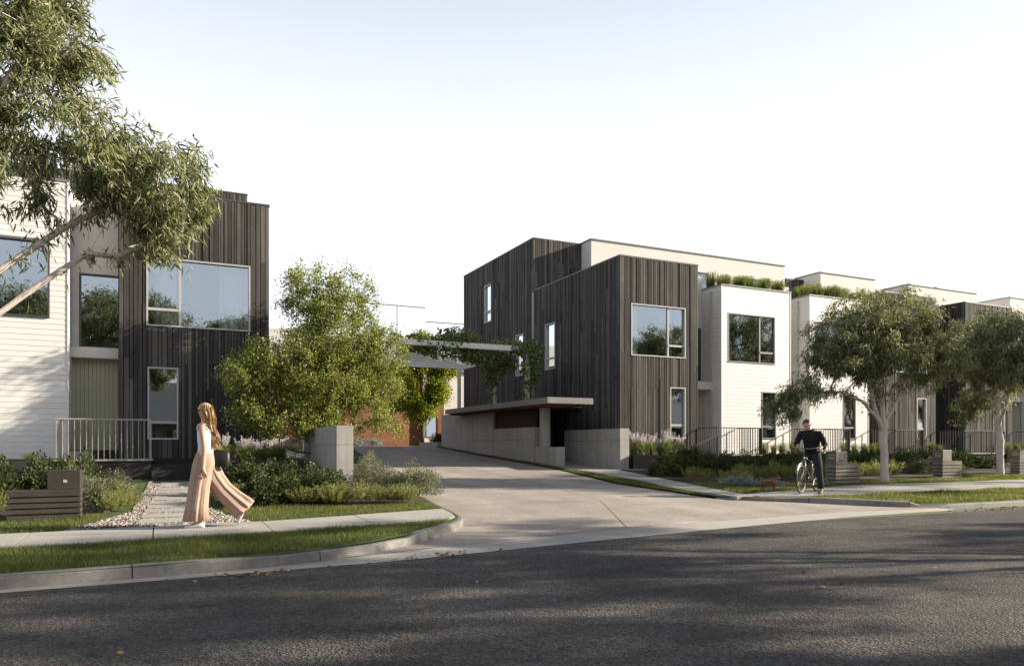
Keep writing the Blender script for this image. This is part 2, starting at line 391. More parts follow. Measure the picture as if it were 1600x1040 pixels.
# front-door path of stepping pavers with gravel around
steps = [[(-.28 + .03*k, y), (.66 + .01*k, y), (.66 + .01*k, y + .5), (-.28 + .03*k, y + .5)] for k, y in enumerate([11.75 + .7 * q for q in range(11)])]
path('stepping_pavers', steps, dz=.03)
bed = [(-1.15, 11.46), (1.25, 11.55), (.95, 12.5), (.8, 13.5), (.8, 19.8), (-.2, 19.8), (-.4, 13.5), (-.75, 12.4)]
mb = MB(); mb.prism(bed, lambda x, y: T_land(y) - .04, lambda x, y: T_land(y) + .010); tag(mb.build('gravel_bed', m_path), kind='structure')
def inside(poly, x, y):
    c = np.zeros(len(x), bool); n = len(poly)
    for i in range(n):
        x0, y0 = poly[i]; x1, y1 = poly[(i+1) % n]
        if y0 == y1: continue
        c ^= ((y0 > y) != (y1 > y)) & (x < (x1 - x0) * (y - y0) / (y1 - y0) + x0)
    return c
def scatter(poly, dens, seed):
    r = np.random.default_rng(seed); P = np.array(poly); lo, hi = P.min(0), P.max(0)
    n = int(dens * np.prod(hi - lo)); x = r.uniform(lo[0], hi[0], n); y = r.uniform(lo[1], hi[1], n)
    k = inside(poly, x, y); return x[k], y[k], r
TL = np.vectorize(T_land); TRv = np.vectorize(T_right)
def pebbles(name, poly, dens, size, mat, seed, zoff=.012, avoid=()):
    x, y, r = scatter(poly, dens, seed)
    for a in avoid:
        k = ~inside(a, x, y); x, y = x[k], y[k]
    n = len(x); s = size * r.uniform(.5, 1.3, n); z = TL(y) + zoff
    base = np.array([(1, 0, 0), (-.5, .86, 0), (-.5, -.86, 0), (.25, .43, .75), (-.5, 0, .75), (.25, -.43, .75)])
    th = r.uniform(0, 6.28, n); c, q = np.cos(th), np.sin(th)
    B = base[None] * s[:, None, None] * np.stack([np.ones(n), r.uniform(.6, 1, n), r.uniform(.5, .9, n)], 1)[:, None]
    Vv = np.stack([B[..., 0]*c[:, None] - B[..., 1]*q[:, None] + x[:, None], B[..., 0]*q[:, None] + B[..., 1]*c[:, None] + y[:, None], B[..., 2] + z[:, None]], -1).reshape(-1, 3)
    f = np.array([(0, 1, 4), (0, 4, 3), (1, 2, 5), (1, 5, 4), (2, 0, 3), (2, 3, 5), (3, 4, 5)])
    F = (f[None] + (np.arange(n) * 6)[:, None, None]).reshape(-1, 3)
    return npmesh(name, Vv, F, mat)
def m_pebble():
    b = NB('pebbles'); g = b.n('NewGeometry')
    return b.done(b.pbr(b.ramp(g.outputs['Random Per Island'], [(0, (.16, .135, .12)), (.5, (.36, .32, .29)), (1, (.58, .54, .50))]), .75))
m_pebble = m_pebble()
tag(pebbles('gravel', bed, 900, .028, m_pebble, 3, avoid=steps), 'pale grey gravel around the stepping pavers', 'gravel', kind='stuff')
# garden mulch beds
def bedsheet(poly, mat=m_soil, dz=.035):
    mb = MB(); mb.prism(poly, lambda x, y: T_land(y) - .05, lambda x, y: T_land(y) + dz); return tag(mb.build('garden_bed', mat), kind='structure')
bedL1 = [(-14, 13.4), (-1.0, 13.4), (-.72, 13.6), (-.6, 18), (-.6, 21.9), (-14, 21.9)]
bedL2 = [(.95, 13.6), (4.62, 13.35), (4.85, 15), (5.35, 18), (6.9, 27), (3.2, 27), (3.2, 22), (.9, 22)]
bedR = [(12.9, 16.95), (13.15, 16.2), (13.6, 14.9), (15, 14.75), (24, 15.9), (60, 16.2), (60, 22), (14.4, 22), (14.02, 20.8), (13.9, 20.6)]
for b_ in (bedL1, bedL2, bedR): bedsheet(b_)

# lawns: blades of grass
def blades(name, poly, dens, h, wd, mat, seed, T=TL, zoff=.0, thin=None):
    x, y, r = scatter(poly, dens, seed); n = len(x)
    z = T(y) + zoff
    th = r.uniform(0, 6.28, n); hh = h * r.uniform(.5, 1.25, n) * (1 + .35 * np.sin(x * 3.1 + 2 * np.sin(y * 2.3)) * np.sin(y * 4.1))
    lean = r.normal(0, .45, (n, 2)) * hh[:, None]
    w2 = wd * r.uniform(.6, 1.2, n)
    dx, dy = np.cos(th) * w2, np.sin(th) * w2
    a = np.stack([x - dx, y - dy, z], 1); b = np.stack([x + dx, y + dy, z], 1)
    t = np.stack([x + lean[:, 0], y + lean[:, 1], z + hh], 1)
    V = np.stack([a, b, t], 1).reshape(-1, 3); F = np.arange(3 * n).reshape(-1, 3)
    o = npmesh(name, V, F, mat); return o
def offset(pts, o):
    out = []
    for i, (x, y) in enumerate(pts):
        a, b = pts[max(0, i-1)], pts[min(len(pts)-1, i+1)]; t = Vector((b[0]-a[0], b[1]-a[1])).normalized(); out.append((x - t.y*o, y + t.x*o))
    return out
vergeL = [(-9, 8.0)] + [q for q in offset(KL, .15) if -9 < q[0] and q[1] < 10.85] + [(4.02, 10.72), (1.6, 10.26), (-1.6, 9.93), (-9, 9.65)]
tag(blades('grass', vergeL, 3800, .05, .0035, m_grass, 11), 'mown grass verge between the kerb and the left footpath', 'grass', kind='stuff')
lawnL = [(1.28, 11.56), (4.45, 12.26), (4.62, 13.36), (.95, 13.62), (1.02, 12.6)]
tag(blades('grass', lawnL, 3600, .055, .0035, m_grass, 12), 'sunny lawn strip before the shrubs by the concrete pillar wall', 'grass', kind='stuff')
lawnL2 = [(-9, 11.1), (-1.17, 11.42), (-.88, 12.4), (-.74, 13.42), (-9, 13.42)]
tag(blades('grass', lawnL2, 3000, .055, .0035, m_grass, 13), 'lawn around the slatted letterbox on the left', 'grass', kind='stuff')
vergeR = [(13.0, 11.55), (13.5, 10.95), (13.95, 10.5), (14.7, 10.26), (17, 10.18), (34, 10.18), (34, 11.9), (12.75, 11.86)]
tag(blades('grass', vergeR, 2400, .06, .005, m_grass, 14, T=TRv), 'grass verge between the kerb and the right footpath', 'grass', kind='stuff')
lawnR = [(12.0, 12.95), (16.5, 14.03), (34, 14.05), (34, 16.1), (24, 15.85), (15, 14.72), (13.6, 14.85), (12.95, 16.4), (12.5, 15.1)]
tag(blades('grass', lawnR, 1900, .06, .005, m_grass, 15), 'lawn between the right footpath and the garden beds', 'grass', kind='stuff')
stripR = [(10.82, 12.95), (11.0, 13.1), (11.35, 15.05), (11.85, 17), (12.4, 21), (12.45, 22.2), (12.35, 22.3), (11.4, 18.5), (10.98, 16.5), (10.86, 14)]
tag(blades('grass', stripR, 2600, .05, .005, m_grass, 16), 'narrow grass strip between the driveway and the garden path', 'grass', kind='stuff')
stripW = [(12.25, 22.3), (12.5, 22.3), (12.52, 35), (12.34, 35)]
tag(blades('grass', stripW, 1500, .06, .006, m_grass, 17), 'thin grass line along the foot of the long concrete wall', 'grass', kind='stuff')
# ---------------------------------------------------------------- buildings
FRONT = ((1, 0), (0, -1)); LEFT = ((0, 1), (-1, 0)); RIGHT = ((0, 1), (1, 0)); BACK = ((1, 0), (0, 1))
def cells(u0, u1, z0, z1, holes):
    us = sorted({u0, u1, *[h[0] for h in holes], *[h[1] for h in holes]}); us = [u for u in us if u0 <= u <= u1]
    out = []
    for a, b in zip(us, us[1:]):
        m = (a + b) / 2; hs = sorted([(h[2], h[3]) for h in holes if h[0] < m < h[1]])
        z = z0
        for p, q in hs:
            if p > z: out.append((a, b, z, p))
            z = max(z, q)
        if z < z1: out.append((a, b, z, z1))
    return out
def core(parent, O, fr, u0, u1, z0, z1, holes=(), mat=None, thick=.22, name='wall'):
    U, Nn = fr; mb = MB()
    for a, b, p, q in cells(u0, u1, z0, z1, holes): mb.obox(O, U, Nn, a, b, p, q, -thick, 0)
    return mb.build(name, mat or m_core, parent)
def vboards(parent, O, fr, u0, u1, z0, z1, holes=(), mat=None, wmin=.085, wmax=.135, seed=1, name='timber_cladding'):
    """vertical battens of uneven width, depth and length, real boxes joined into one cladding part"""
    U, Nn = fr; r = random.Random(seed); mb = MB()
    brk = sorted({u0, u1, *[h[0] for h in holes], *[h[1] for h in holes]}); brk = [b for b in brk if u0 <= b <= u1]
    for a, b in zip(brk, brk[1:]):
        n = max(1, round((b - a) / r.uniform(wmin, wmax))); ws = [r.uniform(.75, 1.3) for _ in range(n)]; k = (b - a) / sum(ws); u = a
        for wv in ws:
            e = u + wv * k; m = (u + e) / 2; dep = r.choice([.030, .034, .040, .048]) + r.uniform(0, .004)
            zz = [z0]; hs = sorted([(h[2], h[3]) for h in holes if h[0] < m < h[1]])
            segs = []; z = z0
            for p, q in hs:
                if p > z: segs.append((z, p))
                z = max(z, q)
            if z < z1: segs.append((z, z1))
            for p, q in segs:
                c = p
                while c < q:
                    l = r.uniform(1.6, 4.2); t = q if q - (c + l) < .6 else c + l
                    d2 = dep + r.uniform(-.003, .003)
                    mb.obox(O, U, Nn, u + .008, e - .008, c + .001, t - .001, .001, d2); c = t
            u = e
    return mb.build(name, mat or m_timber, parent)
def hboards(parent, O, fr, u0, u1, z0, z1, holes=(), mat=None, pitch=.142, single=False, name='weatherboard_cladding'):
    """lapped horizontal boards; single=True makes every board an object of its own"""
    U, Nn = fr; mb = MB(); z = z0; mat = mat or m_white
    P = lambda u, n, zz: (O[0]+U[0]*u+Nn[0]*n, O[1]+U[1]*u+Nn[1]*n, zz)
    while z < z1 - .01:
        t = min(z + pitch, z1)
        hs = sorted([(h[0], h[1]) for h in holes if h[2] < (z + t) / 2 < h[3]]); a = u0; segs = []
        for p, q in hs:
            if p > a: segs.append((a, p))
            a = max(a, q)
        if a < u1: segs.append((a, u1))
        for p, q in segs:
            b = mb if not single else MB()
            j = .0
            b.add([P(p,.025,z+.004),P(q,.025,z+.004),P(q,.002,z+.004),P(p,.002,z+.004),P(p,.019,t),P(q,.019,t),P(q,.002,t),P(p,.002,t)],
                  [(3,2,1,0),(4,5,6,7),(0,1,5,4),(1,2,6,5),(2,3,7,6),(3,0,4,7)])
            if single: b.build('board', mat, parent)
        z = t
    if not single: return mb.build(name, mat, parent)
def window(parent, O, fr, u0, u1, z0, z1, vm=(), bars=(), fmat=None, out=.05, inset=.05, curtain=(), fw=.042, label=None):
    """frame ring > panes, mullions, curtains; vm mullion positions, bars = (ua, ub, z) transoms"""
    U, Nn = fr; fmat = fmat or m_palefr; mb = MB(); n0, n1 = -.12, out
    mb.obox(O, U, Nn, u0, u1, z1 - fw, z1, n0, n1); mb.obox(O, U, Nn, u0, u1, z0, z0 + fw, n0, n1 + .012)
    mb.obox(O, U, Nn, u0, u0 + fw, z0 + fw, z1 - fw, n0, n1); mb.obox(O, U, Nn, u1 - fw, u1, z0 + fw, z1 - fw, n0, n1)
    f = mb.build('window', fmat, parent)
    if label: f['label'] = label
    pn = -.03
    for v in vm:
        m = MB(); m.obox(O, U, Nn, v - .03, v + .03, z0 + fw, z1 - fw, -.09, .0); m.build('mullion', fmat, f)
    for a, b, z in bars:
        m = MB(); m.obox(O, U, Nn, a, b, z - .035, z + .035, -.09, .012); m.build('transom', fmat, f)
    ed = [u0 + fw] + list(vm) + [u1 - fw]
    for i, (a, b) in enumerate(zip(ed, ed[1:])):
        a2 = a + (.03 if i else 0); b2 = b - (.03 if i < len(ed) - 2 else 0)
        zb = sorted([z for p, q, z in bars if p < (a + b) / 2 < q]); zs = [z0 + fw] + zb + [z1 - fw]
        for j, (p, q) in enumerate(zip(zs, zs[1:])):
            p2 = p + (.035 if j else 0); q2 = q - (.035 if j < len(zs) - 2 else 0)
            m = MB(); m.obox(O, U, Nn, a2, b2, p2, q2, -.05, -.042); m.build('pane', m_glass, f)
    for a, b in curtain:
        k = max(8, int((b - a) / .022)); pts = []
        for i in range(k + 1):
            u = a + (b - a) * i / k; nn = -.26 + .035 * math.sin(i * 1.15) + .012 * math.sin(i * .37)
            pts.append((u, nn))
        V = [(O[0]+U[0]*u+Nn[0]*nn, O[1]+U[1]*u+Nn[1]*nn, z) for u, nn in pts for z in (z0 - .1, z1 + .05)]
        npmesh('curtain', V, [(2*i, 2*i+2, 2*i+3, 2*i+1) for i in range(k)], m_curtain, f, True)
    return f
def cap(parent, x0, x1, y0, y1, z, mat, name='parapet_capping', wd=.16, ov=.05, th=.05):
    mb = MB(); a, b, c, d = x0 - ov, x1 + ov, y0 - ov, y1 + ov
    mb.box(a, b, c, c + wd + ov, z, z + th); mb.box(a, b, d - wd - ov, d, z, z + th)
    mb.box(a, a + wd + ov, c + wd + ov, d - wd - ov, z, z + th); mb.box(b - wd - ov, b, c + wd + ov, d - wd - ov, z, z + th)
    return mb.build(name, mat, parent)
def roof(parent, x0, x1, y0, y1, z, mat=None):
    mb = MB(); mb.box(x0 + .2, x1 - .2, y0 + .2, y1 - .2, z - .25, z); return mb.build('roof', mat or m_greyfr, parent)
def floor_in(parent, x0, x1, y0, y1, z, name='floor_slab'):
    mb = MB(); mb.box(x0 + .23, x1 - .23, y0 + .23, y1 - .23, z - .25, z); return mb.build(name, m_core, parent)
def block(parent, x0, x1, y0, y1, z0, z1, skin, fh=(), lh=(), rh=(), seed=1, single=False, floors=(4.0,), capmat=None):
    """a closed volume: four core walls with openings, cladding outside, roof, capping"""
    fh = [h[:4] for h in fh]; lh = [h[:4] for h in lh]; rh = [h[:4] for h in rh]
    cm = {'timber': m_core, 'white': m_white, 'render': m_render, 'panel': m_beige2}[skin]
    core(parent, (0, y0), FRONT, x0, x1, z0, z1, fh, cm); core(parent, (x0, 0), LEFT, y0 + .22, y1, z0, z1, lh, cm)
    core(parent, (x1, 0), RIGHT, y0 + .22, y1, z0, z1, rh, cm); core(parent, (0, y1), BACK, x0 + .22, x1 - .22, z0, z1, (), cm)
    if skin == 'timber':
        vboards(parent, (0, y0), FRONT, x0 - .03, x1 + .03, z0, z1, fh, seed=seed)
        vboards(parent, (x0, 0), LEFT, y0 + .004, y1, z0, z1, lh, seed=seed + 1); vboards(parent, (x1, 0), RIGHT, y0 + .004, y1, z0, z1, rh, seed=seed + 2)
    elif skin == 'white':
        hboards(parent, (0, y0), FRONT, x0 - .02, x1 + .02, z0, z1, fh, single=single)
        hboards(parent, (x0, 0), LEFT, y0 + .002, y1, z0, z1, lh); hboards(parent, (x1, 0), RIGHT, y0 + .002, y1, z0, z1, rh)
        
        for q0, q1 in ((x0 - .037, x0), (x1, x1 + .037)): mb = MB(); mb.obox((0, y0), *FRONT, q0, q1, z0, z1, .0, .037); mb.build('corner_trim', m_white, parent)
    roof(parent, x0, x1, y0, y1, z1 - .35)
    for f in floors: floor_in(parent, x0, x1, y0, y1, f)
    cap(parent, x0, x1, y0, y1, z1, capmat or (m_darkfr if skin == 'timber' else m_greyfr))
def railing(parent, x0, x1, yf, yb, z, h=1.0, ends=(True, True), mat=None, post=True):
    mat = mat or m_rail
    mb = MB(); mb.box(x0, x1, yf - .025, yf + .025, z + h - .03, z + h)
    if ends[0]: mb.box(x0, x0 + .05, yf + .025, yb, z + h - .03, z + h)
    if ends[1]: mb.box(x1 - .05, x1, yf + .025, yb, z + h - .03, z + h)
    mb.build('handrail', mat, parent)
    n = max(2, round((x1 - x0 - .05) / .125)); bm = MB(); bm.box(-.007, .007, -.011, .011, z, z + h - .03); first = None
    spots = [(x0 + .025 + (x1 - x0 - .05) * i / n, yf, 0) for i in range(n + 1)]
    for e, xx in ((ends[0], x0 + .025), (ends[1], x1 - .025)):
        if e:
            k = max(1, round((yb - yf) / .125)); spots += [(xx, yf + (yb - yf) * i / k, 1) for i in range(1, k)]
    for x, y, q in spots:
        if first is None: first = bm.build('baluster', mat, parent); me = first.data; inv = first.matrix_parent_inverse.copy(); o = first
        else:
            o = bpy.data.objects.new('baluster', me); C.objects.link(o); o.parent = parent; o.matrix_parent_inverse = inv
        o.location = (x, y, 0)
    if post:
        mb = MB(); mb.box(x1 - .012, x1 + .012, yf - .08, yf + .09, z - .02, z + h - .032); mb.build('end_post', mat, parent)

# ---- left house: white weatherboard wing, recessed entry, dark timber wing
YF = 22.0
lh = thing('townhouse', (0, 22, .5), 'townhouse left of the driveway with white weatherboard wing, green entry and dark timber wing', 'house')
wh = [(-5.2, -2.5, 4.56, 6.5)]
block(lh, -9.0, -2.12, YF, 30, 1.0, 8.05, 'white', fh=wh, single=True, seed=3)
window(lh, (0, YF), FRONT, -5.2, -2.5, 4.56, 6.5, vm=(-4.2,), fmat=m_darkfr, label='wide dark framed window in the white wing')
dh = [(-.31, 2.31, 4.52, 6.36), (-.28, .47, 1.5, 3.43)]
block(lh, -.92, 2.78, YF, 34, 1.0, 8.1, 'timber', fh=dh, seed=11)
window(lh, (0, YF), FRONT, -.31, 2.31, 4.52, 6.36, vm=(.51,), bars=((-.31, .51, 4.98),), curtain=((1.5, 2.27), (-.1, .42)), label='wide upper window with pale curtain')
window(lh, (0, YF), FRONT, -.28, .47, 1.5, 3.43, bars=((-.28, .47, 1.96),), label='narrow ground floor window')
# recess
yr = 22.9
core(lh, (0, yr), FRONT, -2.12, -.92, 3.64, 8.0, [(-1.93, -.94, 3.96, 5.95)], m_render, name='entry_wall')
mb = MB(); mb.box(-2.1, -.94, yr - .35, yr - .002, 3.66, 3.94); mb.build('entry_beam', m_render, lh)
window(lh, (0, yr), FRONT, -1.93, -.94, 3.96, 5.95, fmat=m_darkfr, out=.03, label='tall window over the entry')
mb = MB(); 
for i in range(12):
    a = -2.1 + i * .0967; mb.box(a + .003, a + .0937, yr - .002 - (.006 if i % 2 else .004), yr + .1, 1.0, 3.638)
d = mb.build('door', m_green, lh); d['label'] = 'sage green grooved entry door panel'
mb = MB(); mb.tube([(-1.0, yr - .05, 1.95), (-1.0, yr - .05, 2.35)], .012); mb.build('door_handle', m_rail, d)
mb = MB(); mb.box(-2.1, -.94, yr + .9, yr + 1.0, 3.0, 8.0); mb.build('dark_room_backing', m_core, lh)  # black wall added behind the entry window, its colour stands for room darkness
mb = MB(); mb.box(-2.1, -.95, 22.3, yr - .02, 1.001, 1.22); mb.build('entry_bench', m_plinth, lh)
mb = MB(); mb.box(-2.06, -1.62, 21.7, 22.25, 1.001, 1.2); mb.build('entry_step', m_path, lh)
# upper set-back storey
block(lh, -9.0, 2.82, 28.2, 36, 8.0, 10.3, 'timber', seed=21, floors=())
# plinth, landing, steps
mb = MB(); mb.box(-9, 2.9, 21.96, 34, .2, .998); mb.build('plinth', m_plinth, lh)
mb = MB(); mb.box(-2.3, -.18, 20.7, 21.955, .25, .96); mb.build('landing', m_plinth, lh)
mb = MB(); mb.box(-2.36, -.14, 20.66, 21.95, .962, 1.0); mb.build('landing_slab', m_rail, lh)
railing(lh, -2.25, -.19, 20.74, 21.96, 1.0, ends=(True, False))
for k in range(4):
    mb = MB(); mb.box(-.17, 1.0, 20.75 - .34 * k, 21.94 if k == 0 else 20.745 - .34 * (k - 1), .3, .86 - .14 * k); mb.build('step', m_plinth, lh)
# raised planter before the dark wing and low retaining wall before the white wing
pw = thing('raised_planter', (1.9, 20, .5), 'dark raised planter before the dark timber wing, holding white flowering grasses', 'planter')
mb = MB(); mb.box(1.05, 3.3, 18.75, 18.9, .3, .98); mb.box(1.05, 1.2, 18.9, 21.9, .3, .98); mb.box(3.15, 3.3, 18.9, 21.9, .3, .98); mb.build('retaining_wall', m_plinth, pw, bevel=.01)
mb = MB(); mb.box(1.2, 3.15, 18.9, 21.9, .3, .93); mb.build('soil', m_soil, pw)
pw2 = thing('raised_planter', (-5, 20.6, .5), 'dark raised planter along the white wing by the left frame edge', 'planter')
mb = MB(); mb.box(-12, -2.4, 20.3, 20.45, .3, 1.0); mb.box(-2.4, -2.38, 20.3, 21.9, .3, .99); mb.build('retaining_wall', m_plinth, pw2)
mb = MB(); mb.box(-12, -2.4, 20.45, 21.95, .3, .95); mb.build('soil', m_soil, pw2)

# ---- right corner house: dark timber, three storeys behind
ra = thing('townhouse', (16, 22, .6), 'dark timber corner townhouse with three storeys beside the driveway', 'house')
fh = [(15.1, 17.5, 4.53, 6.38), (16.8, 17.5, 1.58, 3.46)]
sh = [(26.7, 27.55, 4.48, 6.39), (26.9, 27.9, 1.35, 2.95)]
block(ra, 14.66, 18.05, YF, 28.5, 1.0, 8.0, 'timber', fh=fh, lh=sh, seed=31)
window(ra, (0, YF), FRONT, 15.1, 17.5, 4.53, 6.38, vm=(16.74,), bars=((16.74, 17.5, 4.97),), curtain=((15.15, 15.55), (16.8, 17.1)), label='wide upper window facing the street')
window(ra, (0, YF), FRONT, 16.8, 17.5, 1.58, 3.46, bars=((16.8, 17.5, 2.08),), label='narrow ground floor window facing the street')
window(ra, (14.66, 0), LEFT, 26.7, 27.55, 4.48, 6.39, bars=((26.7, 27.55, 4.95),), label='slim side window')
window(ra, (14.66, 0), LEFT, 26.9, 27.9, 1.35, 2.95, bars=((26.9, 27.9, 1.95),), label='ground floor side window by the entry canopy')
sh2 = [(33.2, 34.05, 7.4, 9.25), (29.66, 30.46, 4.46, 6.33)]
block(ra, 14.68, 21.0, 28.72, 36.8, 1.0, 10.3, 'timber', lh=sh2, seed=41, floors=(4, 7))
window(ra, (14.68, 0), LEFT, 33.2, 34.05, 7.4, 9.25, bars=((33.2, 34.05, 7.95),), label='slim top floor side window')
window(ra, (14.68, 0), LEFT, 29.66, 30.46, 4.46, 6.33, bars=((29.66, 30.46, 4.95),), label='slim side window behind the vines')
mb = MB(); mb.box(14.58, 14.66, 28.53, 28.69, 1.0, 7.95); mb.build('downpipe', m_greyfr, ra)
mb = MB(); mb.box(14.6, 18.1, 21.97, 36.7, .3, .998); mb.build('plinth', m_plinth, ra)
# low roof ridge flashing seen over the front parapet
mb = MB(); mb.box(16.2, 17.4, 26.4, 27.2, 7.7, 8.16); mb.build('skylight', m_palefr, ra)

# ---- the row along the street
def white_house(x0, x1, xr0, t0, t1, label, grasslabel, seed, tcol='panel'):
    h = thing('townhouse', ((x0 + x1) / 2, 22.2, .6), label, 'house')
    y = 22.2; wa, wb = x0 + .3, x1 - .8; la, lb = x1 - 1.5, x1 - .75
    fh = [(wa, wb, 4.54, 6.43), (la, lb, 1.6, 3.45)]
    block(h, x0, x1, y, 28, 1.0, 7.45, 'white', fh=fh, seed=seed)
    window(h, (0, y), FRONT, wa, wb, 4.54, 6.43, vm=(wb - .78,), bars=((wb - .78, wb, 4.98),), curtain=((wa + .02, wa + .42), (wb - .7, wb - .35)), fmat=m_greyfr, out=.035)
    window(h, (0, y), FRONT, la, lb, 1.6, 3.45, bars=((la, lb, 2.08),), fmat=m_greyfr, out=.035)
    mb = MB(); mb.tube([(x0 - .06, 22.75, 1.0), (x0 - .06, 22.75, 7.3)], .04, 8); mb.build('downpipe', m_palefr, h)
    # recess to the left of the wing
    core(h, (0, 23.3), FRONT, xr0, x0, 1.0, 8.0, [(xr0 + .25, x0 - .1, 3.9, 5.95), (xr0 + .15, x0 - .1, 1.0, 3.3)], m_render, name='entry_wall')
    window(h, (0, 23.3), FRONT, xr0 + .25, x0 - .1, 3.9, 5.95, fmat=m_darkfr, out=.03)
    mb = MB(); mb.box(xr0, x0, 24.3, 24.4, 1.0, 8.0); mb.build('dark_room_backing', m_core, h)  # added black backing, colours the room behind the recess glass dark
    mb = MB(); mb.box(xr0 + .15, x0 - .1, 23.25, 23.3, 1.0, 3.3); mb.build('door', m_green, h)
    mb = MB(); mb.box(xr0 + .02, x0 - .02, 22.7, 23.29, 3.5, 3.8); mb.build('entry_beam', m_render, h)
    if t1 > t0:
        block(h, t0, t1, 27.85, 33.5, 7.0, 10.33, tcol, seed=seed + 5, floors=(), fh=[(t0 + 1.5 + 3.3 * k, t0 + 3.2 + 3.3 * k, 8.0, 9.5) for k in range(int((t1 - t0 - 1) // 3.3))])
        for k in range(int((t1 - t0 - 1) // 3.3)): window(h, (0, 27.85), FRONT, t0 + 1.5 + 3.3*k, t0 + 3.2 + 3.3*k, 8.0, 9.5, fmat=m_darkfr, out=.03)
    mb = MB(); mb.box(xr0 - .02, x1 + .02, 22.17, 28, .3, .998); mb.build('plinth', m_plinth, h)
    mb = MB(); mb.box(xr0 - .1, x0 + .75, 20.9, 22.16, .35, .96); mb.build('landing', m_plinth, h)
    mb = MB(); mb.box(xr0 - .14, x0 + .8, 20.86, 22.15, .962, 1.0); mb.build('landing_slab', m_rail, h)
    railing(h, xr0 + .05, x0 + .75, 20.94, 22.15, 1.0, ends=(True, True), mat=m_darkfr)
    return h
def timber_house(x0, x1, xr0, t0, t1, label, seed):
    h = thing('townhouse', ((x0 + x1) / 2, 22.2, .6), label, 'house'); y = 22.2
    la, lb = x1 - 1.25, x1 - .62; wa, wb = x0 + .4, x1 - .6
    fh = [(wa, wb, 4.54, 6.4), (la, lb, 1.6, 3.45)]
    block(h, x0, x1, y, 28, 1.0, 7.98, 'timber', fh=fh, seed=seed)
    window(h, (0, y), FRONT, wa, wb, 4.54, 6.4, vm=(wb - .78,), bars=((wb - .78, wb, 4.98),))
    window(h, (0, y), FRONT, la, lb, 1.6, 3.45, bars=((la, lb, 2.08),), fmat=m_palefr)
    core(h, (0, 23.3), FRONT, xr0, x0, 1.0, 7.9, [(xr0 + .2, x0 - .1, 3.9, 5.95)], m_plinth, name='entry_wall')
    window(h, (0, 23.3), FRONT, xr0 + .2, x0 - .1, 3.9, 5.95, fmat=m_darkfr, out=.03)
    mb = MB(); mb.box(xr0, x0, 24.3, 24.4, 1.0, 7.9); mb.build('dark_room_backing', m_core, h)  # added black backing so the glass above the door looks into darkness
    mb = MB(); mb.box(xr0 + .2, x0 - .15, 23.2, 23.29, 1.0, 3.3); mb.build('door', m_plinth, h)
    if t1 > t0:
        block(h, t0, t1, 28.05, 33.5, 7.0, 10.33, 'panel', seed=seed + 5, floors=())
    mb = MB(); mb.box(xr0 - .02, x1 + .02, 22.17, 28, .3, .998); mb.build('plinth', m_plinth, h)
    mb = MB(); mb.box(xr0 - .1, x0 + .75, 20.9, 22.16, .35, .96); mb.build('landing', m_plinth, h)
    mb = MB(); mb.box(xr0 - .14, x0 + .8, 20.86, 22.15, .962, 1.0); mb.build('landing_slab', m_rail, h)
    railing(h, xr0 + .05, x0 + .75, 20.94, 22.15, 1.0, mat=m_darkfr)
    # dark set-back link between the top storeys
    block(h, t0 - 2.6, t0 - .02, 29.2, 33.5, 7.0, 10.1, 'timber', seed=seed + 9, floors=())
    return h
white_house(19.4, 22.9, 18.09, 17.06, 28.4, 'white weatherboard townhouse with grassy roof planter next to the dark corner house', '', 51)
white_house(24.0, 27.4, 22.94, 0, -1, 'second white weatherboard townhouse, partly behind the nearer street gum tree', '', 61)
timber_house(28.4, 31.75, 27.44, 31.1, 35.2, 'taupe timber townhouse behind the nearer street gum tree trunk', 71)
timber_house(33.9, 37.4, 31.8, 37.9, 43.9, 'farther taupe timber townhouse between the two street gum trees', 81)
white_house(39.2, 43.0, 37.45, 46.8, 54.0, 'farthest white weatherboard townhouse at the right frame edge', '', 91)

# long planter wall in front of the row
m_blackwall = simple('black_wall_paint', (.014, .014, .014), (.010, .010, .010), 3, .9, .2, 50, spec=.04)
pw3 = thing('retaining_wall', (24, 20.3, .5), 'long low black retaining wall in front of the right row of houses', 'wall')
for a, b in ((14.42, 18.0), (20.3, 22.9), (24.85, 27.4), (29.25, 31.7), (34.8, 48)):
    mb = MB(); mb.box(a, b, 20.86, 21.0, .35, 1.02); mb.build('wall_panel', m_blackwall, pw3, bevel=.01)
    mb = MB(); mb.box(a, b, 21.0, 21.96, .35, .97); mb.build('soil', m_soil, pw3)
# stair balustrade line at the corner house steps
st = thing('entry_steps', (18.6, 20.4, .5), 'dark entry steps with sloping handrail beside the dark corner house', 'steps')
for k in range(4):
    mb = MB(); mb.box(17.98 - .32 * (k + 1), 17.98 - .32 * k, 20.9, 21.95, .35, .98 - .14 * (k + 1)); mb.build('step', m_plinth, st)
mb = MB(); mb.tube([(16.3, 20.8, 1.05), (18.0, 20.8, 1.72)], .022); mb.tube([(16.3, 20.8, .4), (16.3, 20.8, 1.06)], .02); mb.tube([(18.0, 20.8, .9), (18.0, 20.8, 1.72)], .02); mb.build('handrail', m_darkfr, st)

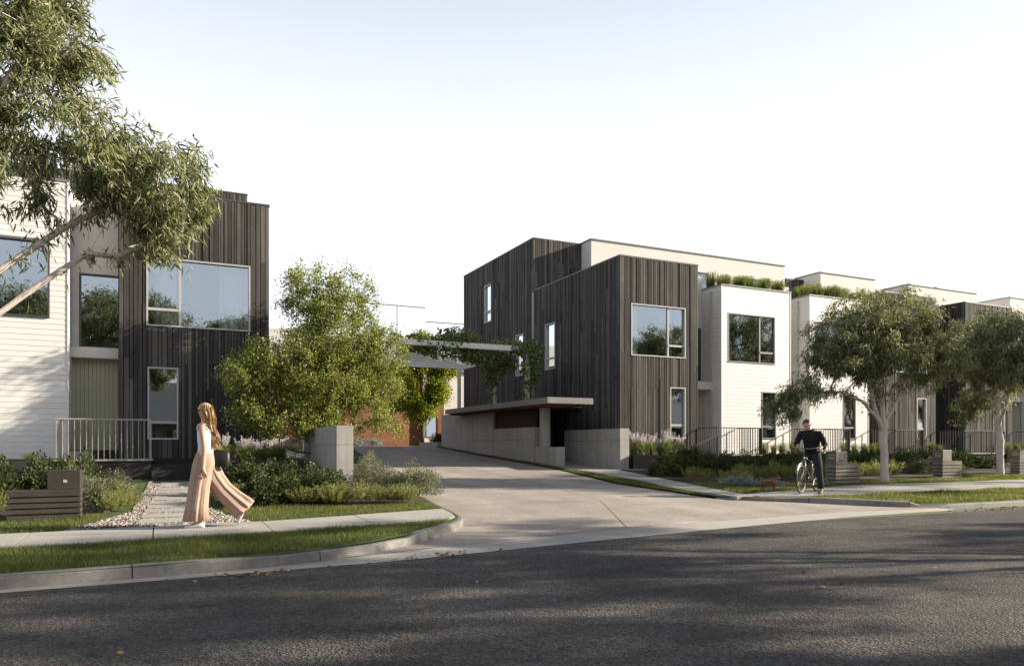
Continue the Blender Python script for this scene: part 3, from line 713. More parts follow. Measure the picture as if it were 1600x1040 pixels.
# ---------------------------------------------------------------- concrete walls and entry canopy
def panel_wall(root, O, fr, u0, u1, zb, z1, thick, cuts_, name='panel', hz=()):
    """cast panels with open joints; zb bottom function of u"""
    U, Nn = fr; ed = [u0] + list(cuts_) + [u1]
    for a, b in zip(ed, ed[1:]):
        zz = [min(zb(a), zb(b)) - .15] + [h for h in hz if h < z1 - .1] + [z1]
        for p, q in zip(zz, zz[1:]):
            mb = MB(); mb.obox(O, U, Nn, a + .004, b - .004, p + .003, q - .003, -thick, 0); mb.build(name, m_conc, root, bevel=.008)
m_black0 = simple('black_glazing', (.01, .011, .012), rough=.5, spec=.15); m_conc2 = concrete('dark_canopy_concrete', (.25, .24, .23), .12)  # canopy concrete is coloured darker to carry the shade on its side edge
pil = thing('concrete_wall', (3.85, 19, .4), 'free-standing concrete pillar wall among shrubs left of the driveway', 'wall')
panel_wall(pil, (3.66, 0), LEFT, 17.08, 21.3, lambda u: T_land(u), 1.8, -.0, (19.1,), hz=(1.35,)) if False else None
for a, b in ((17.08, 18.75), (18.76, 20.1), (20.11, 21.3)):
    for p, q in ((.2, 1.352), (1.358, 1.8)):
        mb = MB(); mb.box(3.66, 4.05, a + .002, b - .002, p, q); mb.build('panel', m_conc, pil, bevel=.008)
cw = thing('concrete_wall', (12.7, 28, .7), 'long stepped concrete wall along the driveway under the canopy', 'wall')
X0, X1 = 12.5, 12.85
for a, b, t in ((22.72, 23.3, 1.29), (23.3, 24.35, 1.29), (24.4, 26.2, 2.02), (26.2, 28.2, 2.02), (28.2, 30.2, 2.82), (30.2, 32.2, 2.82), (32.2, 34.4, 2.82)):
    zb = T_drive(a) - .2
    js = [zb] + [z for z in (1.55,) if z < t - .2] + [t]
    for p, q in zip(js, js[1:]):
        mb = MB(); mb.box(X0, X1, a + .005, b - .005, p + .003, q - .003); mb.build('panel', m_conc, cw, bevel=.008)
mb = MB(); mb.box(X0 + .1, X1 + 1.0, 22.72, 23.1, T_drive(22) - .1, 1.285); 
mb = MB(); mb.box(12.62, 12.70, 24.45, 28.19, 2.03, 2.69); mb.build('dark_glazing', m_black0, cw)
cw2 = thing('concrete_wall', (14.2, 22.5, .5), 'concrete wall panel at the path entry before the dark corner house', 'wall')
for a, b in ((21.0, 21.9), (21.9, 23.9), (23.9, 24.8)):
    for p, q in ((.3, 1.5), (1.506, 1.91)):
        mb = MB(); mb.box(13.99, 14.36, a + .005, b - .005, p, q); mb.build('panel', m_conc, cw2, bevel=.008)
cw3 = thing('concrete_kerb_wall', (12.5, 36, 1.2), 'low concrete garden edge at the far end of the driveway', 'wall')
mb = MB(); mb.box(12.3, 12.6, 34.5, 37.2, 1.0, 1.5); mb.build('panel', m_conc, cw3, bevel=.01)
m_soffit = timber('red_timber_soffit', (.13, .055, .035), (.20, .09, .055), 'x')
cn = thing('entry_canopy', (12.7, 26, .7), 'flat concrete canopy roof with timber soffit over the entry path', 'canopy')
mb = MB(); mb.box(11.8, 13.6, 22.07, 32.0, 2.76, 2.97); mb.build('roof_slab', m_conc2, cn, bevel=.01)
for i in range(12):
    a = 11.98 + i * .12; mb = MB(); mb.box(a, a + .112, 22.3, 31.8, 2.70, 2.757); mb.build('soffit_board', m_soffit, cn)
mb = MB(); mb.box(12.52, 12.80, 24.355, 24.395 + .0, .5, 2.70); 
mb = MB(); mb.box(12.5, 12.8, 23.72, 24.0, 1.29, 2.698); mb.build('column', m_conc, cn, bevel=.01)
mb = MB(); mb.box(13.6, 14.6, 24.5, 32.0, 2.78, 2.93); mb.build('link_slab', m_conc, cn)
# pergola standing on the canopy
pg = thing('pergola', (9.5, 28, 2.97), 'pale steel pergola over the driveway, overgrown with vines', 'pergola')
mp = simple('pale_painted_steel', (.66, .64, .61), (.60, .58, .555), 5, .5)
mb = MB(); mb.box(4.2, 12.75, 25.0, 25.14, 4.86, 5.06); mb.build('front_beam', mp, pg, bevel=.006)
mb = MB(); mb.box(4.2, 12.75, 32.0, 32.14, 4.86, 5.06); mb.build('rear_beam', mp, pg, bevel=.006)
mb = MB(); mb.box(12.6, 12.74, 25.145, 31.99, 4.82, 5.06); mb.build('side_beam', mp, pg, bevel=.006)
for i in range(11):
    y = 25.55 + i * .58; mb = MB(); mb.box(4.25, 12.58, y, y + .05, 4.91, 4.96); mb.build('slat', mp, pg)
for y in (24.6, 27.6, 31.5):
    mb = MB(); mb.box(12.23, 12.37, y - .07, y + .07, 2.972, 4.815 if y > 25 else 4.6); mb.build('post', mp, pg, bevel=.006)
mb = MB(); mb.box(12.24, 12.36, 24.5, 25.0, 4.6, 4.8); mb.build('bracket', mp, pg)
for x in (4.4,):
    mb = MB(); mb.box(x - .1, x + .1, 25.0 + .2, 25.4 + .0, 1.0, 4.82); mb.build('post', mp, pg)
# ---------------------------------------------------------------- rear brick house
def m_brickf():
    b = NB('terracotta_brick'); tc = b.n('TexCoord'); mp_ = b.n('Mapping', Vector=tc.outputs['Object'], Rotation=(R(90), 0, 0))
    br = b.n('TexBrick', Vector=mp_.outputs[0], Color1=(.27, .105, .055, 1), Color2=(.20, .075, .042, 1), Mortar=(.19, .11, .08, 1), Scale=1.0, Mortar_Size=.008)
    br.inputs['Brick Width'].default_value = .24; br.inputs['Row Height'].default_value = .086
    return b.done(b.pbr(br.outputs[0], .85, b.bump(br.outputs['Fac'], -.3, .01)))
m_brick = m_brickf()
rh = thing('rear_house', (9, 44, 1.3), 'terracotta brick house at the driveway end with pale upper storey', 'house')
bh = [(11.3, 12.1, 4.9, 6.0), (12.4, 13.2, 4.9, 6.0)]
core(rh, (0, 43.5), FRONT, -4, 14.6, 1.2, 6.2, bh, m_brick, .3, 'brick_wall'); core(rh, (14.6, 0), RIGHT, 43.81, 52, 1.2, 6.2, (), m_brick, .3, 'brick_wall'); core(rh, (-4, 0), LEFT, 43.81, 52, 1.2, 6.2, (), m_brick, .3, 'brick_wall')
for a, b, p, q in bh: window(rh, (0, 43.5), FRONT, a, b, p, q, fmat=m_soffit, out=.03)
mb = MB(); mb.box(-4.1, 14.7, 43.4, 52, 6.2, 6.45); mb.build('floor_band', m_beige2, rh)
core(rh, (0, 43.6), FRONT, -3.9, 11.0, 6.45, 7.8, (), m_beige2, .3, 'upper_wall'); core(rh, (11.0, 0), RIGHT, 43.91, 52, 6.45, 7.8, (), m_beige2, .3, 'upper_wall')
mb = MB(); mb.box(-3.9, 11.0, 43.6, 52, 7.8, 7.95); mb.build('roof', m_beige2, rh)
mb = MB(); mb.tube([(8.4, 43.9, 9.85), (14.9, 43.9, 9.85)], .035); mb.tube([(14.9, 43.9, 9.0), (18.8, 43.9, 9.0)], .035)
mb.build('roof_rail', m_greyfr, rh)
for x in (8.5, 13.1):
    mb = MB(); mb.tube([(x, 43.9, 6.45), (x, 43.9, 9.83)], .04); mb.build('rail_post', m_greyfr, rh)
fb = thing('far_house', (20, 52, 1.3), 'pale house far behind the courtyard tree, right of the brick house', 'house')
core(fb, (0, 50), FRONT, 15.6, 27, 1.2, 6.6, [(17, 18.2, 4.4, 5.7), (20, 21.2, 4.4, 5.7), (17, 19, 1.9, 3.4)], m_render, .3); core(fb, (15.6, 0), LEFT, 50.3, 58, 1.2, 6.6, (), m_render, .3)
for a, b, p_, q in ((17, 18.2, 4.4, 5.7), (20, 21.2, 4.4, 5.7), (17, 19, 1.9, 3.4)): window(fb, (0, 50), FRONT, a, b, p_, q, fmat=m_darkfr, out=.03)
mb = MB(); mb.box(15.4, 27.2, 49.8, 58, 6.6, 6.8); mb.build('roof', m_greyfr, fb)
rb = thing('brick_pier', (15.6, 43, 1.3), 'brick gate pier beside the rear brick house at the drive end', 'pier')
mb = MB(); mb.box(15.4, 15.8, 43, 43.4, 1.2, 4.2); mb.build('shaft', m_brick, rb)
mb = MB(); mb.box(15.35, 15.85, 42.95, 43.45, 4.2, 4.3); mb.build('pier_cap', m_conc, rb)
# ---------------------------------------------------------------- vegetation
def unit(a): return a / np.maximum(1e-9, np.linalg.norm(a, axis=-1, keepdims=True))
def leafmesh(name, P, D, L, Wd, r, mat, parent=None, bend=.12, mid=.42):
    """diamond leaves, slightly folded and bent"""
    n = len(P); s = unit(np.cross(D, r.normal(size=(n, 3)))); nn = np.cross(D, s)
    L = L[:, None]; Wd = Wd[:, None]; c = bend * L * r.uniform(-1, 1, (n, 1))
    V = np.stack([P, P + D*L*mid + s*Wd*.5 + nn*c, P + D*L + nn*c*.3, P + D*L*mid - s*Wd*.5 + nn*c*.6], 1).reshape(-1, 3)
    return npmesh(name, V, np.arange(4 * n).reshape(-1, 4), mat, parent)
def blob_points(blobs, n, r, shell=.55):
    """points in a union of ellipsoids (cx,cy,cz,rx,ry,rz[,weight]), biased to the outside"""
    wts = np.array([b[3]*b[4]*b[5] * (b[6] if len(b) > 6 else 1) for b in blobs]); k = r.choice(len(blobs), n, p=wts / wts.sum())
    B = np.array([b[:6] for b in blobs])[k]; d = unit(r.normal(size=(n, 3))); rad = r.uniform(shell**3, 1, n) ** (1/3)
    return B[:, :3] + d * rad[:, None] * B[:, 3:6]
def grow(name, loc, limbs, tips, label, bark, r0, rtip, leafargs, mat, seed, group=None, cat='tree', up=.25):
    """limbs: explicit polylines (local coords), tips: points every twig grows to from its nearest branch"""
    r = np.random.default_rng(seed); pos = []; par = []
    for pl in limbs:
        pts = [np.array(p, float) for p in pl]
        if not pos: pos.append(pts[0]); par.append(-1); cur = 0
        else: cur = int(np.argmin(np.linalg.norm(np.array(pos) - pts[0], axis=1)))
        prev = pts[0]
        for p in pts[1:]:
            seg = np.linalg.norm(p - prev); m = max(1, int(seg / .22)); side = r.normal(size=3) * .03 * seg
            for i in range(1, m + 1):
                t = i / m; q = prev + (p - prev) * t + side * math.sin(math.pi * t)
                pos.append(q); par.append(cur); cur = len(pos) - 1
            prev = p
    nl = len(pos); A = np.array(pos)
    order = np.argsort([np.min(np.linalg.norm(A - t, axis=1)) for t in tips]); ends = []
    buf = np.zeros((len(A) + len(tips) * 40, 3)); buf[:len(A)] = A; cnt = len(A); par = list(par)
    low = min(p[2] for p in limbs[0]) + .35 * (limbs[0][-1][2] - limbs[0][0][2])
    for ti in order:
        t = tips[ti]; dv = buf[:cnt] - t; dist = np.linalg.norm(dv, axis=1) + np.maximum(0, buf[:cnt, 2] - t[2]) * .5 + (buf[:cnt, 2] < low) * 3
        k = int(np.argmin(dist)); a = buf[k].copy(); d = np.linalg.norm(t - a)
        if d < .05: continue
        m = int(min(30, max(2, d / .16))); pd = a - buf[par[k]] if par[k] >= 0 else np.array([0, 0, 1.])
        ctrl = a + unit(pd) * d * .35 + np.array([0, 0, up * d * .5]); cur = k
        wob = r.normal(size=3) * .06 * d
        for i in range(1, m + 1):
            s = i / m; q = (1-s)**2 * a + 2*s*(1-s) * ctrl + s*s * t + wob * math.sin(math.pi * s)
            if cnt >= len(buf): break
            buf[cnt] = q; par.append(cur); cur = cnt; cnt += 1
        ends.append(cur)
    pos = buf[:cnt]; par = np.array(par[:cnt]); c = np.zeros(cnt); kids = [[] for _ in range(cnt)]
    for e in ends: c[e] += 1
    for i in range(cnt - 1, 0, -1): c[par[i]] += max(c[i], .3); kids[par[i]].append(i)
    rad = rtip * np.maximum(c, .5) ** .46; rad *= min(1.6, r0 / rad[0]) ** np.clip((rad - rtip) / (rad[0] - rtip + 1e-6), 0, 1)
    root = thing(name, loc, label, cat, group, world=False); mb = MB(); stack = [(0, None)]
    while stack:
        i, src = stack.pop(); chain = ([src] if src is not None else []) + [i]
        while kids[i]:
            ks = sorted(kids[i], key=lambda q: -c[q])
            for q in ks[1:]: stack.append((q, i))
            i = ks[0]; chain.append(i)
        if len(chain) < 2: continue
        rr = [min(rad[j], rad[chain[1]]) if n_ == 0 and src is not None else rad[j] for n_, j in enumerate(chain)]
        if src is None: rr[0] *= 1.2; rr[1] *= 1.06
        big = max(rr); mb.tube([pos[j] for j in chain], rr, 9 if big > .05 else (5 if big > .015 else 3), False)
    mb.build('trunk', bark, root, True)
    # leaves along the outer twig of each tip
    per, L, Wd, spread, droop, back = leafargs; P = []
    par_ = par
    for e in ends:
        ch = [e]
        while len(ch) < back and par_[ch[-1]] >= 0: ch.append(par_[ch[-1]])
        idx = r.choice(ch, per, p=(lambda w_: w_ / w_.sum())(np.linspace(1.3, .5, len(ch)))); P.append(pos[idx] + r.normal(size=(per, 3)) * spread)
    P = np.concatenate(P); n = len(P)
    cen = P.mean(0); outw = unit(P - cen)
    D = unit(r.normal(size=(n, 3)) * .7 + np.array([0, 0, -droop]) + outw * .45)
    o = leafmesh('crown', P, D, L * r.uniform(.65, 1.25, n), Wd * r.uniform(.7, 1.2, n), r, mat, root)
    o['kind'] = 'stuff'
    return root

# left foreground gum: trunk left of the frame, limbs reach in
r = np.random.default_rng(5)
limbsL = [[(0, 0, 0), (.05, .05, 1.0), (.25, .15, 1.7)],
          [(.25, .15, 1.7), (1.1, .55, 2.2), (1.92, .8, 2.67), (2.2, .8, 2.94), (2.5, .8, 3.2), (2.8, .8, 3.45), (2.95, .8, 3.75)],
          [(2.7, .8, 3.36), (3.1, .85, 3.45), (3.5, .9, 3.7)],
          [(.25, .15, 1.7), (1.0, .5, 2.6), (1.92, .8, 3.15), (2.33, .8, 3.52), (2.9, .8, 3.95)],
          [(1.0, .5, 2.6), (1.3, .5, 3.6), (1.7, .6, 4.6), (2.1, .7, 5.4)], [(.25, .15, 1.7), (.2, .2, 3.2), (.7, .4, 4.6), (1.2, .6, 5.8)]]
blL = [(3.5, .8, 4.4, .72, .8, .66, 1.5), (3.62, .85, 3.72, .42, .55, .4, 1.8), (3.0, .8, 4.5, .6, .8, .6), (2.2, .8, 5.3, .95, 1.1, .8), (2.65, .8, 5.75, .55, .7, .5), (1.8, .7, 4.25, .7, .9, .5), (1.4, .8, 6.6, 1.3, 1.2, 1.0), (2.3, .8, 6.5, .6, .7, .6), (.6, .5, 5.2, 1.0, 1.2, .9, .6), (2.6, .8, 4.75, .7, .9, .45)]
grow('gum_tree', (-3.55, 9.2, .15), limbsL, blob_points(blL, 950, r, .3), 'foreground gum tree reaching in from the left frame edge', m_gumbark, .105, .0038,
     (42, .135, .022, .065, .85, 8), m_gum, 21)
# right street gums
def street_gum(loc, label, seed, sc_=1.0, mir=1, tips=850, per=62):
    r = np.random.default_rng(seed); k = mir
    limbs = [[(0, 0, 0), (.02, 0, .8), (.04, .03, 1.35)],
             [(.04, .03, 1.35), (-.35*k, -.1, 1.75), (-.9*k, -.2, 2.15), (-1.7*k, -.2, 2.42), (-2.6*k, 0, 2.5), (-3.2*k, .1, 2.38)],
             [(.04, .03, 1.35), (-.2*k, .1, 2.1), (-.45*k, .1, 2.9), (-.8*k, .1, 3.6)],
             [(.04, .03, 1.35), (.15*k, .1, 2.0), (.3*k, .2, 2.9), (.2*k, .1, 3.7)],
             [(.1*k, .1, 1.5), (.45*k, 0, 2.0), (.85*k, -.1, 2.8), (1.3*k, -.1, 3.4)],
             [(.15*k, .1, 2.0), (.0, .5, 2.8), (-.1*k, .9, 3.4)], [(.2*k, .1, 2.2), (.5*k, -.5, 3.0), (.6*k, -.8, 3.6)]]
    bl = [(-.9*k, 0, 3.75, 1.3, 1.4, .9), (1.0*k, 0, 3.8, 1.3, 1.4, .85), (.1*k, 0, 4.4, 1.5, 1.5, .7), (-1.8*k, -.1, 3.35, .8, .9, .6), (2.1*k, -.1, 3.3, .8, .9, .7), (1.6*k, -.3, 2.75, .7, .7, .45), (-.8*k, -.6, 2.95, .8, .6, .4), (-2.8*k, 0, 2.55, .65, .6, .42, 1.6), (-3.4*k, .15, 2.05, .5, .45, .45, 1.8), (0, -.2, 3.3, 1.2, 1.2, .4)]
    o = grow('gum_tree', loc, limbs, blob_points(bl, tips, r, .35), label, m_gumbark, .10, .0042, (per, .135, .026, .075, .85, 7), m_gum, seed, 'street gum trees')
    o.scale = (sc_,) * 3
    return o
g1 = street_gum((18.6, 14.5, T_land(14.5) - .03), 'street gum tree with forked pale trunk between two slatted letterboxes', 31, 1.08)
g2 = street_gum((26.0, 15.8, T_land(15.8) - .03), 'street gum tree at the right frame edge beside the farthest letterbox', 47, 1.12, -1)
g1.rotation_euler.y = R(-3); g2.rotation_euler.z = .8
# gums on the near side of the road and farther up the street: outside the frame, they shade the road and show in the glass
off = [(15.2, -1.3, 0, 1.4, 'near-side street gum just right of the viewpoint'), (17.5, 2.6, 1.3, 1.7, 'taller near-side street gum right of the viewpoint'), (26, 1.6, 2.4, 1.35, 'tallest near-side gum farther up the street on the right'),
       (33.0, 15.6, .7, 1.2, 'street gum beyond the right frame edge by the lawn'), (30.5, 10.7, 2.0, 1.9, 'street gum beyond the right frame edge on the kerb verge')]
g3 = None
for i, (x, y, rz, s, lb) in enumerate(off):
    if g3 is None: c = g3 = street_gum((x, y, .08), lb, 77, s, 1, 330, 55)
    else: c = copy_tree(g3); c.location = (x, y, .08 if y < 9 else .3); c.scale = (s,) * 3; c['label'] = lb
    c.rotation_euler.z = rz
for x, y, s, lb in ((-8.5, -10, 2.2, 'tall gum in the gardens across the road, leftmost of six'), (-2.5, -11, 2.3, 'tall gum in the gardens across the road, second of six'), (5.5, -10, 2.0, 'tall gum in the gardens across the road, third of six'),
                    (40, -9, 2.3, 'tall gum in the gardens across the road, fourth of six'), (52, -9, 1.85, 'tall gum in the gardens across the road, fifth of six'), (64, -9, 2.0, 'tall gum in the gardens across the road, rightmost of six')):
    c = copy_tree(g2); c.location = (x, y, .1); c.scale = (s,) * 3; c.rotation_euler.z = x; c['label'] = lb; c['group'] = 'gums across the road'
# central fine-leaved tree
r = np.random.default_rng(8)
limbsC = [[(0, 0, 0), (-.02, 0, .45)], [(-.02, 0, .45), (.35, -.1, 1.3), (.75, -.2, 2.3), (1.1, -.2, 3.1)], [(-.02, 0, .45), (-.1, .1, 1.5), (-.35, .1, 2.8), (-.6, 0, 4.2)],
          [(-.02, 0, .45), (-.7, -.2, 1.1), (-1.5, -.3, 1.6), (-2.3, -.4, 1.9)], [(0, 0, .4), (-.6, -.4, .55), (-1.3, -.5, .62), (-1.75, -.55, .95)], [(-.1, .1, 1.5), (.2, .3, 2.6), (.5, .4, 3.6)]]
blC = [(-.7, 0, 4.35, .95, .9, .85), (.35, 0, 4.4, .7, .8, .75), (-.1, 0, 3.4, 1.35, 1.2, .8), (1.15, -.2, 3.0, .75, .9, .8), (-1.5, -.2, 2.7, 1.1, 1.0, .75), (-2.4, -.4, 2.35, .75, .7, .5), (-.3, -.2, 2.3, 1.5, 1.2, .8), (-1.3, -.3, 1.45, 1.4, 1.0, .6), (.9, -.2, 2.0, .9, .9, .6), (1.4, -.3, 1.2, .6, .6, .4), (-2.2, -.4, 1.4, .7, .7, .5), (-.2, -.3, 1.3, .9, .8, .45)]
grow('fine_leaved_tree', (4.5, 20.7, .5), limbsC, blob_points(blC, 1900, r, .15), 'bushy yellow-green multi-stemmed tree behind the concrete pillar wall', m_dkbark, .12, .0035, (54, .062, .034, .085, .1, 6), m_mid, 51).scale = (1.03, 1.0, 1.13)
# rear tree
limbsB = [[(0, 0, 0), (0, 0, 1.2)], [(0, 0, 1.2), (-.4, 0, 2.4), (-.7, 0, 4)], [(0, 0, 1.2), (.4, 0, 2.6), (.6, 0, 4.2)], [(0, 0, 1.2), (0, .2, 3), (0, .2, 5)]]
blB = [(-.9, 0, 3.4, .7, .9, .9), (.9, 0, 3.2, .7, .9, 1.0), (0, 0, 5.2, .8, .9, 1.2), (-.2, 0, 2.1, 1.0, 1.0, .5), (-1.6, 0, 2.3, .6, .7, .5), (1.5, 0, 4.4, .5, .6, .6), (-.9, 0, 4.7, .5, .6, .6)]
grow('courtyard_tree', (13.4, 40.0, 1.3), limbsB, blob_points(blB, 460, r, .3), 'yellow-green tree at the end of the driveway before the brick house', m_dkbark, .12, .006, (75, .13, .08, .16, .2, 6), m_rear, 61)
# trees of the neighbourhood behind, low on the skyline
# ---- shrub prototypes (modelled at the origin, about 1 m across)
def dome(n, r, lump=.22, flat=.8):
    d = unit(r.normal(size=(n, 3))); d[:, 2] = np.abs(d[:, 2]); ph = r.uniform(0, 6, 6)
    f = 1 + lump * np.sin(5*d[:, 0] + ph[0]) * np.sin(5*d[:, 1] + ph[1]) + lump * .8 * np.sin(9*d[:, 0] + ph[2]) * np.sin(8*d[:, 2] + ph[3])
    rad = .5 * f * r.uniform(.45, 1, n) ** .5
    P = d * rad[:, None]; P[:, 2] *= flat * 2 * .85
    return P, d
def shrub_mesh(nm, n, L, Wd, mat, seed, droop=0.0, upw=.3, lump=.25, flat=.8):
    r = np.random.default_rng(seed); P, d = dome(n, r, lump, flat); D = unit(d * .8 + r.normal(size=(n, 3)) * .55 + np.array([0, 0, upw - droop]))
    o = leafmesh(nm, P, D, L * r.uniform(.6, 1.3, n), Wd * r.uniform(.7, 1.2, n), r, mat); me = o.data; bpy.data.objects.remove(o); return me
def stem_mesh(nm, seed, h=.5, n=9):
    r = random.Random(seed); mb = MB()
    for i in range(n):
        a = r.uniform(0, 6.28); q = r.uniform(.1, .3); mb.tube([(0, 0, -.03), (math.cos(a)*q*.5, math.sin(a)*q*.5, h*.5), (math.cos(a)*q, math.sin(a)*q, h)], [.012, .008, .004], 4, False)
    o = mb.build(nm, m_dkbark); me = o.data; bpy.data.objects.remove(o); return me
def feather_mesh(nm, mat, seed, stems=60, per=34, h=.8):
    r = np.random.default_rng(seed); P = []; D = []
    for s in range(stems):
        a = r.uniform(0, 6.28); sp = r.uniform(.05, .5); hh = h * r.uniform(.6, 1.1) * (1 - .35*sp); t = r.uniform(.15, 1, per)
        x = np.cos(a)*sp*(.35 + .65*t); y = np.sin(a)*sp*(.35 + .65*t); P.append(np.stack([x, y, hh*t], 1)); th = r.uniform(0, 6.28, per)
        D.append(unit(np.stack([np.cos(th)*.7 + np.cos(a)*.3, np.sin(th)*.7 + np.sin(a)*.3, np.full(per, .75)], 1)))
    P = np.concatenate(P); n = len(P); o = leafmesh(nm, P, np.concatenate(D), .075 * r.uniform(.6, 1.2, n), .016 * r.uniform(.7, 1.3, n), r, mat); me = o.data; bpy.data.objects.remove(o); return me
def strap_mesh(nm, mat, seed, n=220, h=.6, sp=.45, wd=.007):
    r = np.random.default_rng(seed); a = r.uniform(0, 6.28, n); hh = h * r.uniform(.55, 1.1, n); q = sp * r.uniform(.15, 1, n) ** .8; b0 = r.normal(0, .05, (n, 2))
    ts = np.array([0, .4, .75, 1.0]); zz = np.array([0, .62, .95, .86]); ww = np.array([1, .9, .6, .08]); V = []
    for t, z, w_ in zip(ts, zz, ww):
        rr = q * t ** 1.6; x = b0[:, 0] + np.cos(a)*rr; y = b0[:, 1] + np.sin(a)*rr; z_ = hh * z * (1 - .25 * (q / sp) * t)
        dx, dy = -np.sin(a)*wd*w_, np.cos(a)*wd*w_; V += [np.stack([x - dx, y - dy, z_], 1), np.stack([x + dx, y + dy, z_], 1)]
    V = np.stack(V, 1).reshape(-1, 3); f = np.array([(0, 1, 3, 2), (2, 3, 5, 4), (4, 5, 7, 6)]); F = (f[None] + (np.arange(n)*8)[:, None, None]).reshape(-1, 4)
    o = npmesh(nm, V, F, mat); me = o.data; bpy.data.objects.remove(o); return me
def spikes_mesh(nm, seed, n=9, h=.75):
    r = np.random.default_rng(seed); P = []; D = []
    for i in range(n):
        a = r.uniform(0, 6.28); q = r.uniform(.02, .26); m = 90; t = r.uniform(.62, 1, m); x = np.cos(a)*q*t**1.3; y = np.sin(a)*q*t**1.3; hh = h*r.uniform(.8, 1.15)
        wv = .028 * np.sin(np.pi * np.clip((t - .6) / .42, 0.05, 1)); th = r.uniform(0, 6.28, m)
        P.append(np.stack([x + np.cos(th)*wv, y + np.sin(th)*wv, hh*t], 1)); D.append(unit(np.stack([np.cos(th), np.sin(th), np.full(m, .9)], 1)))
    P = np.concatenate(P); n = len(P); o = leafmesh(nm, P, np.concatenate(D), np.full(n, .035), np.full(n, .014), r, m_spike); me = o.data; bpy.data.objects.remove(o); return me
me_dark = [shrub_mesh('foliage', 3200, .07, .038, m_dark, s) for s in (1, 2, 3)]
me_sage = [shrub_mesh('foliage', 3000, .06, .020, m_sage, s, upw=.5) for s in (4, 5)]
me_fe = [feather_mesh('foliage', m_feather, s) for s in (6, 7)]; me_ye = [feather_mesh('foliage', m_yellow, s, 46, 30, .8) for s in (8, 9)]
me_si = [shrub_mesh('foliage', 1800, .05, .03, m_silver, s, flat=.35, lump=.35) for s in (10, 11)]
me_tu = [strap_mesh('strap_leaves', m_tuft, s) for s in (12, 13)]; me_sp = [spikes_mesh('flower_spikes', s) for s in (14, 15)]
me_st = stem_mesh('stems', 16)
m_inner = simple('shaded_twigs', (.02, .017, .012), rough=1)
def plant(kind, x, y, w_, h, label, group, z=None, name=None, cat='shrub', spike=False):
    me = {'dark': me_dark, 'sage': me_sage, 'feather': me_fe, 'yellow': me_ye, 'silver': me_si, 'tuft': me_tu}[kind]
    nat = {'dark': .8, 'sage': .8, 'feather': .82, 'yellow': .82, 'silver': .33, 'tuft': .6}[kind]
    nm = name or {'dark': 'leafy_shrub', 'sage': 'sage_shrub', 'feather': 'feathery_shrub', 'yellow': 'yellow_shrub', 'silver': 'silver_groundcover', 'tuft': 'ornamental_grass'}[kind]
    t = thing(nm, (x, y, T_land(y) + .03 if z is None else z), label, cat, group, world=False)
    t.rotation_euler.z = rnd.uniform(0, 6.28); t.scale = (w_ * rnd.uniform(.92, 1.08), w_ * rnd.uniform(.92, 1.08), h / nat * rnd.uniform(.9, 1.12))
    o = bpy.data.objects.new(rnd.choice(me).name.split('.')[0], rnd.choice(me)); C.objects.link(o); o.parent = t
    if kind in ('dark', 'sage'): s = bpy.data.objects.new('stems', me_st); C.objects.link(s); s.parent = t
    if spike: s = bpy.data.objects.new('flower_spikes', rnd.choice(me_sp)); C.objects.link(s); s.parent = t
    return t
ORD = 'first second third fourth fifth sixth seventh eighth ninth tenth eleventh twelfth thirteenth fourteenth fifteenth sixteenth seventeenth eighteenth nineteenth twentieth'.split()
def row(kind, a, b, n, w_, h, label, group, jit=.12, z=None, **k):
    for i in range(n):
        t = (i + .5) / n; lab = label + (', %s from left' % ORD[i] if n > 1 else ''); plant(kind, a[0] + (b[0]-a[0])*t + rnd.uniform(-jit, jit), a[1] + (b[1]-a[1])*t + rnd.uniform(-jit, jit), w_ * rnd.uniform(.85, 1.15), h * rnd.uniform(.85, 1.12), lab, group, z, **k)
# left garden
row('dark', (-4.8, 15.2), (-.95, 15.2), 6, .95, .72, 'dark leafy shrub in the hedge behind the left letterbox', 'hedge behind the left letterbox')
row('dark', (-4.8, 16.6), (-.9, 16.6), 5, 1.0, .85, 'dark leafy shrub in the back hedge row below the left landing', 'back hedge below the left landing')
row('feather', (-3.6, 13.6), (-2.1, 13.6), 3, .65, .45, 'feathery green shrub left of the slatted letterbox', 'feathery shrubs by the left letterbox')
row('sage', (-1.15, 13.9), (-.6, 14.9), 3, .8, .55, 'rounded pale shrub on the left of the stepping pavers', 'shrubs left of the stepping pavers')
row('feather', (-.75, 13.3), (-.5, 14.3), 3, .55, .4, 'low feathery plant edging the stepping pavers', 'plants edging the stepping pavers')
row('yellow', (1.0, 14.9), (1.15, 13.5), 3, .6, .42, 'low yellow-green plant right of the stepping pavers', 'plants right of the stepping pavers')
row('dark', (1.45, 13.95), (3.0, 14.1), 4, .9, .58, 'dark leafy shrub in the front row left of the concrete pillar wall', 'front dark shrubs left of the pillar wall')
row('dark', (1.3, 15.8), (2.95, 15.5), 4, 1.0, .72, 'dark leafy shrub in the back row left of the concrete pillar wall', 'back dark shrubs left of the pillar wall')
row('feather', (2.2, 13.5), (4.45, 13.15), 7, .72, .42, 'pale feathery shrub in the low row edging the lawn by the pillar', 'feathery row edging the lawn')
row('sage', (4.5, 15.6), (4.75, 14.3), 3, .85, .62, 'grey-green rounded shrub right of the concrete pillar wall', 'sage shrubs right of the pillar wall')
row('sage', (4.5, 16.9), (5.0, 19.8), 4, .8, .6, 'grey-green shrub along the driveway edge behind the pillar wall', 'sage shrubs along the driveway edge')
row('tuft', (1.4, 19.4), (2.95, 19.4), 6, .75, .5, 'white-flowering grass clump in the raised planter by the dark timber wing', 'white flowering grasses', z=.92, cat='grass', spike=True)
row('tuft', (1.4, 20.6), (2.95, 20.6), 5, .8, .5, 'green grass clump at the back of the raised planter by the dark timber wing', 'grasses at the planter back', z=.92, cat='grass')
